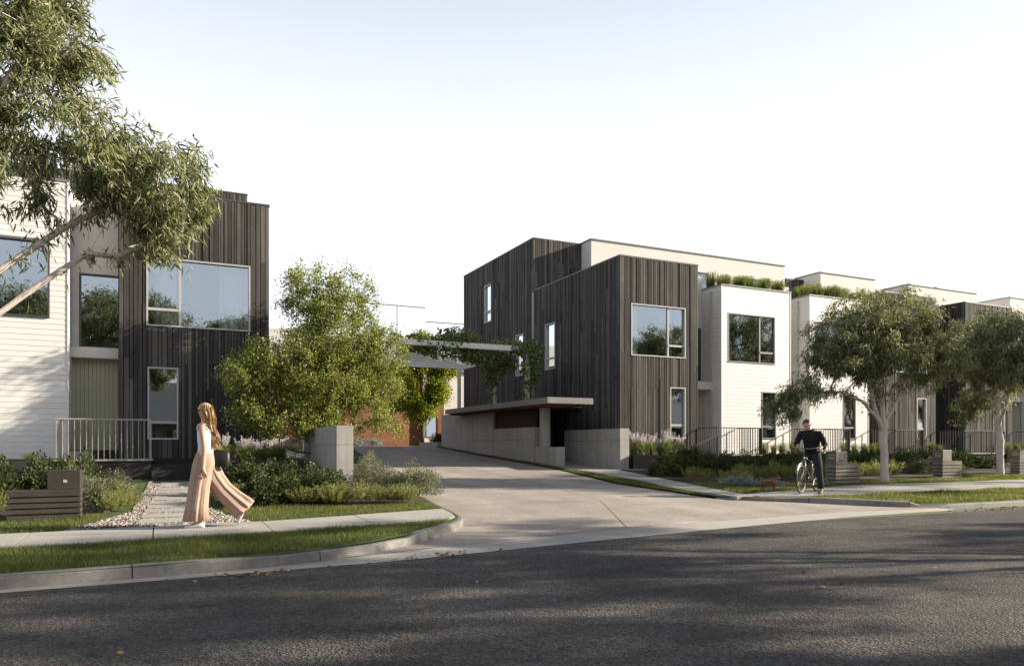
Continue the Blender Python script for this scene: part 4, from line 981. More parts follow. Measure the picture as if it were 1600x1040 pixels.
row('tuft', (-6.5, 20.8), (-2.6, 20.8), 8, .7, .25, 'low grass clump in the planter along the white wing', 'grasses along the white wing', z=.93, cat='grass')
row('silver', (1.6, 25.2), (4.0, 25.2), 5, 1.1, .3, 'silvery clump behind the multi-stemmed tree', 'silvery clumps behind the tree', z=.95)
# right garden
row('dark', (13.3, 17.9), (20.8, 17.9), 13, 1.0, .55, 'dark low shrub in the front hedge before the right houses', 'front hedge before the right houses')
row('dark', (14.7, 19.6), (30, 19.6), 20, 1.1, .75, 'dark shrub in the back hedge along the black retaining wall', 'back hedge along the retaining wall')
row('yellow', (13.15, 16.7), (14.35, 15.25), 6, .58, .42, 'pale yellow shrub in the short row by the garden path', 'yellow shrubs by the garden path')
row('silver', (13.35, 15.3), (14.2, 14.25), 6, .55, .16, 'silver-blue ground cover clump behind the dog', 'silver ground cover clumps', cat='ground cover')
row('feather', (14.7, 16.1), (17.9, 15.9), 9, .7, .5, 'feathery green shrub in the row behind the cyclist', 'feathery row behind the cyclist')
row('feather', (18.2, 16.3), (21.6, 16.4), 8, .75, .5, 'feathery green shrub between the first and second right letterboxes', 'feathery row between right letterboxes')
row('sage', (22.6, 16.7), (25.4, 16.9), 6, .85, .5, 'grey-green shrub between the second and third right letterboxes', 'sage row between right letterboxes')
row('dark', (21.6, 18.3), (30, 18.5), 10, 1.1, .6, 'dark shrub in the middle hedge behind the right letterboxes', 'hedge behind the right letterboxes')
row('tuft', (14.6, 21.4), (16.9, 21.4), 8, .85, .55, 'grass clump with pale plumes at the foot of the dark corner house', 'plumed grasses at the corner house', z=.97, cat='grass', spike=True)
for a, b, n, nm in ((20.5, 22.8, 5, 'first white townhouse'), (25.0, 27.3, 5, 'second white townhouse'), (29.4, 31.6, 4, 'nearer taupe townhouse'), (34.9, 38.5, 6, 'farther taupe townhouse')):
    row('tuft', (a, 21.4), (b, 21.4), n, .8, .5, 'grass clump on the black wall before the ' + nm, 'grasses before the ' + nm, z=.97, cat='grass')
for a, b, nm in ((19.5, 22.8, 'first white townhouse'), (24.1, 27.3, 'second white townhouse')):
    row('tuft', (a, 22.55), (b, 22.5), 9, 1.05, .6, 'grass clump in the roof planter of the ' + nm, 'roof grasses of the ' + nm, jit=.22, z=7.42, cat='grass')
    row('tuft', (a, 23.2), (b, 23.2), 7, 1.1, .8, 'grass clump in the back of the roof planter of the ' + nm, 'back roof grasses of the ' + nm, z=7.42, cat='grass')
for a, b, nm in ((19.4, 22.9, 'first'), (24.0, 27.4, 'second')):
    t = thing('roof_planter', ((a + b) / 2, 22.9, 7.1), 'soil tray of the roof planter on the %s white townhouse' % nm, 'planter'); mb = MB(); mb.box(a + .23, b - .23, 22.43, 24.2, 7.12, 7.42); mb.build('soil', m_soil, t)
row('dark', (13.2, 35.6), (13.9, 38.5), 4, 1.1, .8, 'dark shrub in the bed at the end of the long concrete wall', 'shrubs at the concrete wall end', z=1.25)
row('silver', (6.5, 42.8), (11.9, 42.8), 6, 1.0, .5, 'silvery clump at the foot of the brick wall', 'silvery clumps at the brick wall', z=1.3)
# vines on the pergola
def vine(name, loc, blobs, n, label, L, seed):
    r = np.random.default_rng(seed); P = blob_points(blobs, n, r, .3); D = unit(r.normal(size=(n, 3)) * .6 + np.array([-.2, -.5, -.5]))
    t = thing(name, loc, label, 'vine', 'pergola vines')
    leafmesh('leaves', P, D, L * r.uniform(.6, 1.2, n), L * .85 * r.uniform(.7, 1.1, n), r, m_vine, t, mid=.4)['kind'] = 'stuff'
    mb = MB(); c0 = blobs[0]
    pts = sorted(blobs, key=lambda b: b[2]); mb.tube([(b[0], b[1], b[2] - b[5]) for b in pts[:1]] + [(b[0] + .03, b[1], b[2]) for b in pts], .018, 5); mb.build('stem', m_dkbark, t)
vine('climbing_vine', (12.3, 24.6, 2.97), [(12.35, 24.5, 3.3, .28, .25, .45), (12.4, 24.5, 4.1, .42, .35, .6), (12.5, 24.6, 4.85, .5, .45, .45), (12.3, 25.2, 5.0, .5, .6, .25)], 1500, 'vine hanging in a column over the near pergola post', .13, 1)
vine('climbing_vine', (12.3, 27.6, 2.97), [(12.2, 27.6, 3.5, .22, .3, .55), (12.1, 27.5, 4.3, .5, .5, .5), (11.3, 26.6, 4.85, .9, .9, .35), (12.2, 26.4, 4.6, .4, .9, .5), (11.9, 25.6, 5.2, .8, .4, .18)], 2200, 'vine hanging around the middle pergola post', .13, 2)
vine('climbing_vine', (9.8, 26, 4.9), [(9.9, 25.5, 5.2, 1.0, .6, .5), (9.2, 25.3, 4.9, 1.0, .5, .45), (10.8, 25.6, 4.7, 1.0, .6, .4), (8.3, 25.5, 5.0, .8, .6, .35), (10.4, 26.5, 5.4, .8, .8, .35)], 3200, 'vine mass spilling over the pergola front beam', .14, 3)
# leaf litter in the gutter
def litter(x0, x1, yf, n, seed, label):
    r = np.random.default_rng(seed); x = r.normal((x0 + x1) / 2, (x1 - x0) / 3.2, n); y = np.array([yf(q) for q in x]) + r.normal(0, .09, n)
    P = np.stack([x, y, np.full(n, .012)], 1); th = r.uniform(0, 6.28, n); D = np.stack([np.cos(th), np.sin(th), r.uniform(0, .25, n)], 1)
    o = leafmesh('leaf_litter', P, unit(D), .075 * r.uniform(.5, 1.2, n), .028 * r.uniform(.6, 1.3, n), r, m_litter); tag(o, label, 'leaves', kind='stuff')
m_litter = leaf('dry_leaves', [(0, (.06, .035, .018)), (.5, (.17, .105, .05)), (1, (.34, .25, .13))], .1, .7)
litter(.2, 1.5, lambda x: EDGE(x) - .12, 55, 1, 'dry leaves in the gutter by the left kerb')
litter(2.2, 3.8, lambda x: EDGE(x) + .05, 45, 2, 'dry leaves on the gutter at the driveway mouth')
litter(15.0, 18.2, lambda x: 9.75, 160, 3, 'dark leaf litter by the right kerb')
litter(-2, 6, lambda x: 6.0 + math.sin(x * 3) * .9, 26, 4, 'scattered dry leaves on the asphalt')
# ---------------------------------------------------------------- letterboxes
m_slat = timber('grey_slat_timber', (.20, .18, .155), (.33, .30, .26), 'x'); m_slat_shade = timber('dark_slat_timber', (.06, .052, .045), (.10, .09, .078), 'x')  # second slat timber is a darkened copy, for the letterbox in shade
m_box = simple('grey_letterbox_metal', (.135, .125, .115), (.11, .10, .095), 4, .55); m_plate = simple('brass_slot_plate', (.42, .36, .22), (.36, .31, .19), 9, .45, metal=.3); m_black = simple('black', (.008, .008, .008), rough=.6)
def letterbox(x, y, label, mat, right=False, w_=.92, d=.34, bmat=None):
    z = T_land(y) + .01; t = thing('letterbox', (x + w_/2, y + d/2, z), label, 'letterbox', 'slatted letterboxes'); hb = .076; gp = .026; n = 5
    for k in range(n):
        p = z + .015 + k * (hb + gp)
        mb = MB(); mb.box(x, x + w_, y, y + .022, p, p + hb); mb.build('front_slat', mat, t)
        mb = MB(); mb.box(x, x + .022, y + .024, y + d, p, p + hb); mb.build('side_slat', mat, t)
        mb = MB(); mb.box(x + w_ - .022, x + w_, y + .024, y + d, p, p + hb); mb.build('side_slat', mat, t)
    top = z + .015 + n * (hb + gp)
    mb = MB(); mb.box(x + .03, x + w_ - .03, y + .03, y + d - .02, z, top - .03); mb.build('inner_box', m_black, t)
    mb = MB(); mb.box(x - .004, x + w_ + .004, y - .004, y + d + .004, top - gp + .001, top + .012); mb.build('lid', mat, t)
    bw = .42; bx = x + w_ - bw if right else x
    mb = MB(); mb.box(bx - .006, bx + bw, y - .006, y + d + .006, top + .013, top + .36); b = mb.build('box', bmat or m_box, t, bevel=.008)
    mb = MB(); mb.box(bx - .012, bx - .0065, y + .05, y + .24, top + .15, top + .27); mb.build('slot_plate', m_plate, b)
    mb = MB(); mb.box(bx - .016, bx - .0125, y + .07, y + .22, top + .21, top + .235); mb.build('slot', m_black, b)
    if right: t.scale.z = .82
    mb = MB(); mb.box(bx + .20, bx + .25, y - .011, y - .0065, top + .14, top + .19); mb.build('number_plate', m_palefr, b)
letterbox(-1.98, 12.75, 'slatted letterbox on the left lawn, coloured darker for shade, box at right end', m_slat_shade, True, bmat=m_plinth)  # stands in shade: darker slat and box colours carry it
letterbox(16.6, 14.45, 'slatted letterbox right behind the cyclist', m_slat)
letterbox(21.9, 15.05, 'slatted letterbox between the two street gum trees', m_slat)
letterbox(26.75, 15.6, 'slatted letterbox cut by the right frame edge', m_slat)

# ---------------------------------------------------------------- figures
def skin(name, joints, bones, mat, parent, sub=2, root=0):
    """one continuous body: joints (x,y,z,r[,r2]) grown with a Skin modifier"""
    me = bpy.data.meshes.new(name); me.from_pydata([j[:3] for j in joints], bones, []); me.update()
    o = bpy.data.objects.new(name, me); C.objects.link(o); o.parent = parent; me.materials.append(mat)
    s = o.modifiers.new('skin', 'SKIN'); s.use_smooth_shade = True
    sv = me.skin_vertices[0].data
    for i, j in enumerate(joints): sv[i].radius = (j[3], j[4] if len(j) > 4 else j[3]); sv[i].use_root = (i == root)
    u = o.modifiers.new('sub', 'SUBSURF'); u.levels = sub; u.render_levels = sub
    return o
class Sk:
    def __init__(s): s.j = []; s.b = []; s.k = {}
    def add(s, nm, p, r, par=None):
        s.j.append((*p, *(r if hasattr(r, '__len__') else (r,)))); s.k[nm] = len(s.j) - 1
        if par: s.b.append((s.k[par], s.k[nm]))
    def chain(s, par, lst):
        for i, (p, r) in enumerate(lst):
            nm = '%s_%d_%d' % (par, len(s.j), i); s.add(nm, p, r, par); par = nm
        return par
def hand(sk, wrist, w, d, out, up, s=1.0, curl=.35):
    """palm and five bent fingers; d: pointing direction, out: thumb side, up: back of the hand"""
    w, d, out, up = Vector(w), Vector(d).normalized(), Vector(out).normalized(), Vector(up).normalized()
    pm = sk.chain(wrist, [(w + d * .045 * s, (.030 * s, .016 * s)), (w + d * .085 * s, (.034 * s, .014 * s))])
    for i, (o, L) in enumerate(((.028, .065), (.010, .075), (-.010, .07), (-.027, .055))):
        a = w + d * .092 * s + out * o * s; dd = (d - up * curl).normalized(); b = a + dd * L * .55 * s; e = b + (d - up * (curl * 2.6)).normalized() * L * .5 * s
        sk.chain(pm, [(a, .0095 * s), (b, .0085 * s), (e, .0065 * s)])
    a = w + d * .035 * s + out * .034 * s; b = a + (d * .6 + out * .6).normalized() * .035 * s; e = b + (d + out * .15 - up * .3).normalized() * .032 * s
    sk.chain(wrist, [(a, .012 * s), (b, .010 * s), (e, .008 * s)])
m_skin = simple('skin', (.52, .30, .205), (.48, .27, .18), 12, .5); m_skin2 = simple('skin_man', (.50, .29, .21), (.46, .26, .18), 12, .5)
def cloth(name, c1, c2, wrink=.35):
    b = NB(name); v = b.coords((1, 1, .35)); f = b.noise(v, 14, 5)
    return b.done(b.pbr(b.mix(b.ramp(f, [(.3, 0), (.7, 1)]), c1, c2), .85, b.bump(f, wrink, .02), spec=.15))
m_pink = cloth('blush_trousers', (.38, .27, .215), (.32, .225, .18)); m_top = cloth('pale_blue_top', (.60, .62, .68), (.54, .56, .62)); m_blk = cloth('black_jumper', (.012, .012, .013), (.018, .018, .019)); m_jean = cloth('dark_jeans', (.022, .025, .033), (.03, .033, .042))
m_shoe = simple('pale_grey_trainers', (.60, .60, .62), (.52, .52, .54), 9, .6); m_brownshoe = simple('brown_shoes', (.13, .07, .05), (.10, .055, .04), 9, .5); m_leather = simple('black_leather', (.010, .010, .011), rough=.5, spec=.4)
def m_hairf(name, a, b_):
    b = NB(name); g = b.n('NewGeometry'); return b.done(b.pbr(b.ramp(g.outputs['Random Per Island'], [(0, a), (1, b_)]), .45, spec=.4))
m_blond = m_hairf('blond_hair', (.20, .115, .05), (.52, .35, .17)); m_brown = m_hairf('brown_hair', (.035, .018, .010), (.07, .035, .02))
def ringloft(mb, specs, n=30, folds=9, famp=0.0, seed=0, caps=True):
    """specs: (centre, tangent, rx, ry, fold amount); rings square to the tangent, y stays lateral"""
    rr = random.Random(seed); ph = [rr.uniform(0, 6) for _ in range(3)]; rings = []
    for c, t, rx, ry, fa in specs:
        c = Vector(c); t = Vector(t).normalized(); lat = Vector((0, 1, 0)); a = lat.cross(t).normalized(); lat = t.cross(a).normalized(); R_ = []
        for k in range(n):
            q = 2 * math.pi * k / n; f = 1 + 1.35 * fa * (math.sin(folds * q + ph[0]) * .6 + math.sin((folds * 2 + 1) * q + ph[1]) * .3 + math.sin(4 * q + ph[2]) * .4)
            R_.append(c + a * math.cos(q) * rx * f + lat * math.sin(q) * ry * f)
        rings.append(R_)
    mb.loft(rings, caps)
def ellipsoid(mb, c, r_, nu=14, nv=9, zmin=-1.0, jit=0.0):
    rr = random.Random(3); rings = []
    for j in range(nv + 1):
        ph = -math.pi/2 + math.pi * j / nv; z = max(zmin, math.sin(ph)); rad = math.cos(ph) if math.sin(ph) >= zmin else math.sqrt(max(0, 1 - zmin*zmin)) * .6
        rings.append([(c[0] + r_[0]*max(rad, .02)*math.cos(2*math.pi*k/nu), c[1] + r_[1]*max(rad, .02)*math.sin(2*math.pi*k/nu), c[2] + r_[2]*z) for k in range(nu)])
    mb.loft(rings)
def shoe(name, heel, toe, up, mat, parent, wd=.042):
    h, t, u = Vector(heel), Vector(toe), Vector(up).normalized(); d = (t - h); s = d.normalized().cross(u); mb = MB(); rings = []
    for q, w_, hh in ((-.06, .6, .55), (.05, .85, .85), (.25, .9, 1.0), (.5, .95, .72), (.75, 1.05, .5), (.93, .85, .38), (1.02, .4, .25)):
        p = h + d * q; rings.append([p + s * wd * w_ * a + u * (.085 * hh * b) for a, b in ((-1, 0), (-1, .35), (-.75, .8), (0, 1), (.75, .8), (1, .35), (1, 0))])
    mb.loft(rings); return mb.build(name, mat, parent, True)

# woman walking
wo = thing('person', (.50, 11.1, T_land(11.1) + .02), 'woman with long blond hair in pale top and blush wide trousers walking on the left footpath', 'person', world=False)
wo['label'] = 'woman with long blond hair, pale top and blush wide trousers walking left'
wo.rotation_euler.z = R(180 - 14)
k = Sk(); k.add('pel', (-.07, 0, .96), (.10, .125)); k.chain('pel', [((-.085, 0, 1.08), (.078, .105)), ((-.085, 0, 1.22), (.088, .12)), ((-.08, 0, 1.345), (.08, .135))]); ch = len(k.j) - 1; k.k['ch'] = ch
nk = k.chain('ch', [((-.075, 0, 1.435), .048), ((-.07, 0, 1.485), .044), ((-.055, 0, 1.535), (.068, .062)), ((-.06, 0, 1.60), (.088, .074)), ((-.065, 0, 1.655), (.072, .062))])
for sg, arm in ((1, [((-.06, .165, 1.375), .046), ((-.085, .185, 1.22), .038), ((-.105, .20, 1.07), .033), ((-.095, .205, .93), .028), ((-.09, .205, .82), .021)]), (-1, [((-.06, -.165, 1.375), .046), ((-.05, -.19, 1.22), .038), ((-.05, -.20, 1.08), .033), ((-.0, -.20, .95), .027), ((.03, -.19, .84), .021)])):
    e = k.chain('ch', arm); w_ = arm[-1][0]; hand(k, e, w_, (-.15, 0, -1) if sg > 0 else (.3, .1, -.9), (1, 0, 0), (0, sg, 0), .95)
k.chain('pel', [((-.05, .085, .88), .085), ((-.01, .085, .70), .07), ((.01, .08, .50), .052), ((-.01, .08, .30), .046), ((.0, .08, .09), .033), ((.05, .08, .05), .03)])
k.chain('pel', [((-.09, -.085, .88), .085), ((-.16, -.085, .70), .07), ((-.25, -.085, .53), .052), ((-.40, -.085, .40), .045), ((-.52, -.085, .28), .033), ((-.53, -.085, .2), .028)])
skin('body', k.j, k.b, m_skin, wo)
mb = MB(); ringloft(mb, [((-.08, 0, .97), (0, 0, 1), .112, .145, .01), ((-.085, 0, 1.08), (0, 0, 1), .096, .126, .012), ((-.085, 0, 1.2), (0, 0, 1), .108, .138, .01), ((-.08, 0, 1.31), (0, 0, 1), .106, .145, .008), ((-.08, 0, 1.35), (0, 0, 1), .09, .12, .004)], 26); mb.build('top', m_top, wo, True)
for y in (.075, -.075):
    mb = MB(); mb.tube([(.02, y, 1.33), (-.0, y, 1.40), (-.06, y * 1.05, 1.425), (-.13, y, 1.39), (-.165, y, 1.33)], .011, 6); mb.build('strap', m_top, wo)
mb = MB(); ringloft(mb, [((-.075, 0, 1.02), (0, 0, 1), .112, .142, .012), ((-.075, .0, .95), (0, 0, 1), .135, .165, .02), ((-.065, .015, .86), (.05, 0, 1), .15, .165, .03), ((-.035, .05, .72), (.08, 0, 1), .135, .13, .05), ((-.005, .07, .52), (.05, 0, 1), .13, .12, .07), ((.02, .075, .3), (.03, 0, 1), .135, .125, .09), ((.04, .075, .09), (.02, 0, 1), .155, .14, .11)][::-1], 80, 9); t1 = mb.build('trousers', m_pink, wo, True)
mb = MB(); ringloft(mb, [((-.085, -.02, .93), (.1, 0, 1), .125, .15, .015), ((-.125, -.05, .80), (.35, 0, 1), .135, .135, .04), ((-.20, -.075, .64), (.6, 0, 1), .13, .12, .06), ((-.30, -.085, .50), (.95, 0, 1), .125, .12, .08), ((-.43, -.085, .37), (1.1, 0, .9), .135, .13, .10), ((-.56, -.085, .25), (1.1, 0, .9), .155, .145, .13), ((-.61, -.085, .215), (1.1, 0, .9), .15, .14, .14)][::-1], 80, 9, seed=4); mb.build('trouser_leg', m_pink, t1, True)
shoe('shoe', (-.07, .08, .0), (.165, .08, .0), (0, 0, 1), m_shoe, wo); shoe('shoe', (-.60, -.085, .235), (-.50, -.085, .015), (1, 0, .42), m_shoe, wo)
# hair: cap and many strands
mb = MB(); ellipsoid(mb, (-.075, 0, 1.612), (.098, .083, .10)); hr = mb.build('hair', m_blond, wo, True)
rr = np.random.default_rng(2); V = []; F = []
for i in range(420):
    a = rr.uniform(-1.75, 1.75); el = rr.uniform(0, .75); y0 = math.sin(a) * .082 * math.cos(el); x0 = -.075 - math.cos(a) * .098 * math.cos(el); z0 = 1.612 + .10 * math.sin(el); L = rr.uniform(.40, .56) + .1 * math.sin(el); sw = rr.uniform(.6, 1.2)
    for j in range(7):
        t = j / 6; x = x0 - sw * (.035 * math.sin(math.pi * min(1, t * 1.6)) * .5 + .10 * t * t) + .012 * math.sin(5*t + i); y = y0 * (1.05 + .25 * math.sin(2.6 * t)) * (1 - .25 * t) + .012 * math.sin(7*t + i*1.7); z = z0 - L * t ** 1.05 + .05 * math.sin(math.pi * t) * .3
        wv = .006 * (1 - .75 * t); th = i * 2.4; V += [(x - math.cos(th)*wv, y - math.sin(th)*wv, z), (x + math.cos(th)*wv, y + math.sin(th)*wv, z)]
        if j: b = len(V) - 4; F.append((b, b+1, b+3, b+2))
npmesh('hair_strands', V, F, m_blond, hr)['kind'] = 'stuff'
mb = MB(); mb.box(.012, .03, -.062, .062, 1.585, 1.615); mb.box(-.05, .012, .068, .073, 1.598, 1.61); mb.build('sunglasses', m_leather, wo, bevel=.006)
hb = thing('handbag', (.50, 11.1, T_land(11.1) + .85), 'black leather shoulder bag at the walking woman\'s hip', 'bag', world=False); hb.rotation_euler.z = R(180 - 14)
mb = MB(); rings = []
for z, a, b in ((0, .10, .045), (.03, .115, .055), (.12, .105, .05), (.2, .08, .03), (.215, .07, .012)): rings.append([(-.29 + a*sx - (z-.1)*.25, -.0 + b*sy, z + a*sx*.25) for sx, sy in ((-1, -.6), (-.7, -1), (.7, -1), (1, -.6), (1, .6), (.7, 1), (-.7, 1), (-1, .6))])
mb.loft(rings); mb.build('bag_body', m_leather, hb, True)
mb = MB(); mb.tube([(-.36, 0, .2), (-.30, .02, .32), (-.2, .08, .45), (-.12, .14, .56), (-.06, .15, .585), (-.02, .12, .5), (-.1, .05, .36), (-.22, .01, .24)], .007, 5); mb.build('strap', m_leather, hb)

# bicycle
YAW = R(-155)
bk = thing('bicycle', (13.5, 12.5, T_land(12.5) + .022), 'grey city bicycle held upright under the man in black', 'bicycle', world=False); bk.rotation_euler.z = YAW
m_frame = simple('grey_bike_frame', (.17, .165, .16), (.14, .135, .13), 9, .35, spec=.6); m_tyre = simple('tyre_rubber', (.02, .019, .018), rough=.85); m_chrome = simple('bare_metal', (.16, .155, .15), rough=.45, metal=.6); m_saddle = simple('saddle', (.03, .02, .015), rough=.5)
def wheel(cx, rz=0):
    Rw = .335; rings = []
    def tor(mb, R0, r0, nu=36, nv=8, sx=1.0):
        for i in range(nu):
            q = 2*math.pi*i/nu; mb_r.append([(cx + math.cos(q)*(R0 + r0*math.cos(2*math.pi*j/nv)), r0*sx*math.sin(2*math.pi*j/nv), Rw + math.sin(q)*(R0 + r0*math.cos(2*math.pi*j/nv))) for j in range(nv)])
        mb_r.append(mb_r[0]); mb.loft(mb_r, False)
    mb = MB(); mb_r = []; tor(mb, Rw - .017, .017); ty = mb.build('wheel', m_tyre, bk, True)
    mb = MB(); mb_r = []; tor(mb, Rw - .042, .011, sx=1.2); mb.build('rim', m_chrome, ty, True)
    for i in range(20):
        q = 2*math.pi*i/20; mb = MB(); mb.tube([(cx + .02*math.cos(q + .8), (.02 if i % 2 else -.02), Rw + .02*math.sin(q + .8)), (cx + math.cos(q)*(Rw - .045), 0, Rw + math.sin(q)*(Rw - .045))], .0018, 3, False); mb.build('spoke', m_chrome, ty)
    mb = MB(); mb.tube([(cx, -.05, Rw), (cx, .05, Rw)], .018, 10); mb.build('hub', m_chrome, ty)
wheel(.55); wheel(-.50)
mb = MB(); mb.tube([(.36, 0, .84), (.385, 0, .74)], .021); mb.tube([(-.12, 0, .28), (.375, 0, .77)], .017); mb.tube([(.365, 0, .82), (-.21, 0, .70)], .015); mb.tube([(-.12, 0, .28), (-.25, 0, .80)], .016)
for s in (-1, 1): mb.tube([(-.5, .05*s, .335), (-.22, .02*s, .68)], .009); mb.tube([(-.5, .05*s, .335), (-.12, .03*s, .28)], .010)
mb.build('frame', m_frame, bk, True)
mb = MB()
for s in (-1, 1): mb.tube([(.385, .035*s, .74), (.44, .05*s, .6), (.55, .052*s, .335)], [.013, .012, .009])
mb.build('fork', m_frame, bk, True)
mb = MB(); mb.tube([(.36, 0, .84), (.34, 0, 1.0)], .013); mb.tube([(.16, .29, 1.0), (.30, .24, 1.02), (.35, .1, 1.01), (.35, -.1, 1.01), (.30, -.24, 1.02), (.16, -.29, 1.0)], .011); mb.build('handlebar', m_chrome, bk, True)
mb = MB(); mb.tube([(.16, .29, 1.0), (.26, .255, 1.014)], .017); mb.build('grip', m_tyre, bk); mb = MB(); mb.tube([(.16, -.29, 1.0), (.26, -.255, 1.014)], .017); mb.build('grip', m_tyre, bk)
mb = MB(); ellipsoid(mb, (-.29, 0, .86), (.14, .075, .035)); mb.tube([(-.26, 0, .80), (-.27, 0, .85)], .014); mb.build('saddle', m_saddle, bk, True)
mb = MB(); mb.tube([(-.12, -.06, .28), (-.12, .06, .28)], .016); mb.tube([(-.12, .07, .28), (-.0, .075, .16)], .009); mb.tube([(-.12, -.07, .28), (-.24, -.075, .40)], .009); mb.build('crank', m_chrome, bk)
mb = MB(); mb.box(-.04, .05, .08, .16, .145, .168); mb.build('pedal', m_tyre, bk); mb = MB(); mb.box(-.28, -.19, -.16, -.08, .392, .415); mb.build('pedal', m_tyre, bk)
mb = MB(); rings = []
for i in range(9):
    q = R(20 + 16 * i); rings.append([(.55 + math.cos(q)*(.362 + e), y, .335 + math.sin(q)*(.362 + e)) for y, e in ((-.028, 0), (0, .008), (.028, 0), (0, .004))])
mb.loft(rings); mb.build('mudguard', m_frame, bk, True)
# man astride it
mn = thing('person', (13.5, 12.5, T_land(12.5) + .022), 'man in black jumper and dark jeans standing astride a bicycle', 'person', world=False); mn.rotation_euler.z = YAW
k = Sk(); k.add('pel', (-.12, .03, .93), (.098, .13)); k.chain('pel', [((-.09, .035, 1.06), (.11, .145)), ((-.03, .04, 1.20), (.10, .14)), ((.03, .035, 1.32), (.095, .145))]); k.k['ch'] = len(k.j) - 1
k.chain('ch', [((.07, .03, 1.42), .058), ((.10, .02, 1.47), .052), ((.125, -.0, 1.50), (.078, .07)), ((.145, -.015, 1.56), (.102, .088)), ((.145, -.02, 1.615), (.088, .076))])
for sg, arm in ((1, [((.02, .19, 1.35), .042), ((-.03, .29, 1.22), .048), ((-.04, .335, 1.09), .042), ((.06, .33, 1.04), .037), ((.13, .31, 1.04), .027)]), (-1, [((.02, -.13, 1.36), .042), ((-.0, -.24, 1.24), .048), ((.02, -.28, 1.11), .042), ((.12, -.23, 1.08), .035), ((.19, -.19, 1.10), .027)])):
    e = k.chain('ch', arm); hand(k, e, arm[-1][0], (.8, -.15 * sg, -.25), (.1, -1 * sg, .3), (.2, 0, 1), 1.08, .6)
k.chain('pel', [((-.11, .12, .86), .098), ((-.07, .17, .68), .08), ((-.04, .20, .50), .062), ((-.07, .225, .28), .055), ((-.08, .24, .09), .04), ((-.02, .25, .05), .035)])
k.chain('pel', [((-.10, -.07, .86), .098), ((-.04, -.12, .70), .08), ((.03, -.14, .56), .062), ((-.08, -.14, .50), .05), ((-.22, -.13, .46), .04), ((-.2, -.13, .43), .032)])
skin('body', k.j, k.b, m_skin2, mn)
mb = MB(); ringloft(mb, [((-.125, .03, .90), (.1, 0, 1), .15, .185, .015), ((-.09, .035, 1.06), (.3, 0, 1), .142, .178, .02), ((-.03, .04, 1.2), (.4, 0, 1), .145, .185, .02), ((.02, .035, 1.31), (.4, 0, 1), .14, .205, .012), ((.05, .03, 1.385), (.5, 0, 1), .115, .18, .006), ((.065, .03, 1.425), (.5, 0, 1), .085, .105, .003), ((.08, .028, 1.455), (.5, 0, 1), .066, .07, 0)], 28); jm = mb.build('jumper', m_blk, mn, True)
mb = MB(); mb.tube([(.03, .13, 1.35), (.015, .22, 1.35), (-.03, .29, 1.22), (-.045, .335, 1.09), (.06, .335, 1.035), (.09, .325, 1.035)], [.07, .078, .068, .06, .052, .045], 12); mb.build('sleeve', m_blk, jm, True)
mb = MB(); mb.tube([(.03, -.08, 1.36), (.015, -.16, 1.36), (-.0, -.24, 1.24), (.02, -.285, 1.11), (.11, -.24, 1.075), (.15, -.215, 1.085)], [.07, .078, .068, .06, .05, .044], 12); mb.build('sleeve', m_blk, jm, True)
mb = MB(); mb.tube([(-.12, .05, .97), (-.115, .10, .87), (-.07, .17, .68), (-.04, .20, .50), (-.07, .225, .28), (-.08, .24, .10)], [.14, .122, .098, .08, .07, .06], 16); ellipsoid(mb, (-.115, .02, .93), (.14, .175, .13)); jn = mb.build('jeans', m_jean, mn, True)
mb = MB(); mb.tube([(-.12, .01, .97), (-.105, -.06, .87), (-.04, -.12, .70), (.035, -.14, .55), (-.08, -.14, .50), (-.20, -.13, .465)], [.14, .122, .098, .084, .066, .056], 16); mb.build('jeans_leg', m_jean, jn, True)
shoe('shoe', (-.12, .245, .0), (.15, .27, .0), (0, 0, 1), m_brownshoe, mn, .046); shoe('shoe', (-.31, -.13, .42), (-.05, -.13, .418), (0, 0, 1), m_brownshoe, mn, .046)
mb = MB(); ellipsoid(mb, (.108, -.015, 1.588), (.106, .099, .10)); mb.build('hair', m_brown, mn, True)
mb = MB(); ellipsoid(mb, (.252, -.03, 1.545), (.02, .014, .02), 8, 6); mb.build('nose', m_skin2, mn, True)
for s in (-1, 1):
    mb = MB(); ellipsoid(mb, (.225, -.03 + .032*s, 1.578), (.008, .010, .005), 8, 6); mb.build('eye', m_brown, mn, True)
    mb = MB(); ellipsoid(mb, (.135, -.015 + .088*s, 1.56), (.022, .012, .032), 8, 6); mb.build('ear', m_skin2, mn, True)
# dog
dg = thing('dog', (13.0, 13.2, T_land(13.2) + .02), 'small reddish-brown dog standing on the lawn beside the cyclist', 'dog', world=False); dg.rotation_euler.z = R(-20); dg.scale = (.98,) * 3
m_fur = simple('red_brown_fur', (.22, .085, .035), (.14, .05, .022), 14, .85, .6, 120)
k = Sk(); k.add('ch', (.09, 0, .215), (.058, .05)); k.chain('ch', [((.0, 0, .22), (.058, .05)), ((-.10, 0, .225), (.05, .042)), ((-.17, 0, .23), (.055, .048))]); k.k['rp'] = len(k.j) - 1
k.chain('ch', [((.135, 0, .265), .042), ((.165, 0, .305), (.042, .04)), ((.195, 0, .318), (.044, .044)), ((.235, 0, .303), .024), ((.262, 0, .298), .017)]); hd = len(k.j) - 3
for s in (-1, 1):
    k.chain('ch', [((.10, .036*s, .17), .027), ((.085, .038*s, .105), .017), ((.095, .038*s, .03), .012), ((.115, .038*s, .012), .013)])
    k.chain('rp', [((-.165, .036*s, .185), .034), ((-.13, .038*s, .125), .021), ((-.185, .038*s, .075), .013), ((-.178, .038*s, .02), .011), ((-.158, .038*s, .01), .013)])
k.chain('rp', [((-.215, 0, .25), .02), ((-.25, 0, .29), .015), ((-.26, 0, .335), .009)])
skin('body', k.j, k.b, m_fur, dg)
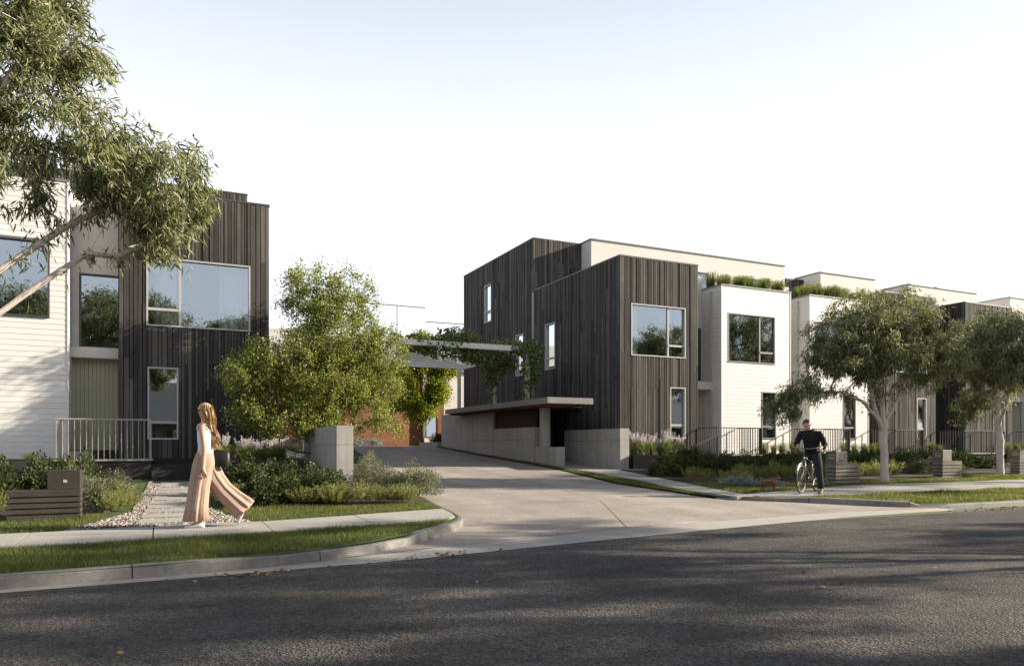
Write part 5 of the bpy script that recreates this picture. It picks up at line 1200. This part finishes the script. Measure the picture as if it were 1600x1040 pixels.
for s in (-1, 1):
    mb = MB(); mb.loft([[(.175, .018*s, .345), (.20, .022*s, .345), (.19, .042*s, .335)], [(.18, .034*s, .40), (.184, .036*s, .40), (.182, .038*s, .398)]]); mb.build('ear', m_fur, dg)
    mb = MB(); ellipsoid(mb, (.228, .026*s, .325), (.007, .007, .007), 8, 6); mb.build('eye', m_black, dg, True)
mb = MB(); ellipsoid(mb, (.276, 0, .303), (.009, .011, .008), 8, 6); mb.build('nose', m_black, dg, True)

# ---------------------------------------------------------------- houses across the road (behind the viewpoint, mirrored in the glass)
m_tile = simple('grey_roof_sheet', (.22, .22, .225), (.17, .17, .175), 3, .5); m_wb = simple('tan_weatherboard', (.34, .28, .22), (.30, .25, .2), 2, .8); m_redtrim = simple('red_brown_trim', (.13, .045, .035), rough=.6)
for i, (x, y, lb) in enumerate(((1, -16, 'weatherboard house across the road opposite the left house, mirrored in glass'), (22, -17, 'weatherboard house across the road opposite the driveway, mirrored in glass'), (45, -16, 'weatherboard house across the road opposite the white row, mirrored in glass'), (61, -17, 'weatherboard house across the road, second from the street end'), (77, -16, 'weatherboard house across the road at the street end'))):
    h = thing('neighbour_house', (x, y, .1), lb, 'house', 'houses across the road'); w_, d = 13.5, 8.0
    mb = MB(); mb.box(x - w_/2, x + w_/2, y - d, y, .1, 3.4); mb.build('wall', m_wb, h)
    mb = MB(); mb.add([(x - w_/2 - .5, y + 2.3, 3.0), (x + w_/2 + .5, y + 2.3, 3.0), (x + w_/2 + .5, y - d - .5, 3.3), (x - w_/2 - .5, y - d - .5, 3.3), (x - w_/2 + 2, y - d/2 + .5, 6.2), (x + w_/2 - 2, y - d/2 + .5, 6.2)], [(0, 1, 5, 4), (1, 2, 5), (2, 3, 4, 5), (3, 0, 4), (3, 2, 1, 0)]); mb.build('roof', m_tile, h)
    for k_ in range(6):
        px = x - w_/2 + .2 + k_ * (w_ - .4) / 5; mb = MB(); mb.box(px - .07, px + .07, y + 1.9, y + 2.04, .1, 3.02); mb.build('verandah_post', m_redtrim, h)
    for a in (-4.2, 2.6):
        mb = MB(); mb.box(x + a, x + a + 1.7, y + .002, y + .06, 1.1, 2.6); mb.build('window', m_black, h)
    mb = MB(); mb.box(x - .5, x + .5, y + .002, y + .05, .2, 2.4); mb.build('door', m_redtrim, h)
    mb = MB(); mb.box(x - w_/2, x + w_/2, y + 1.92, y + 2.02, .9, 1.0); mb.build('verandah_rail', m_redtrim, h)
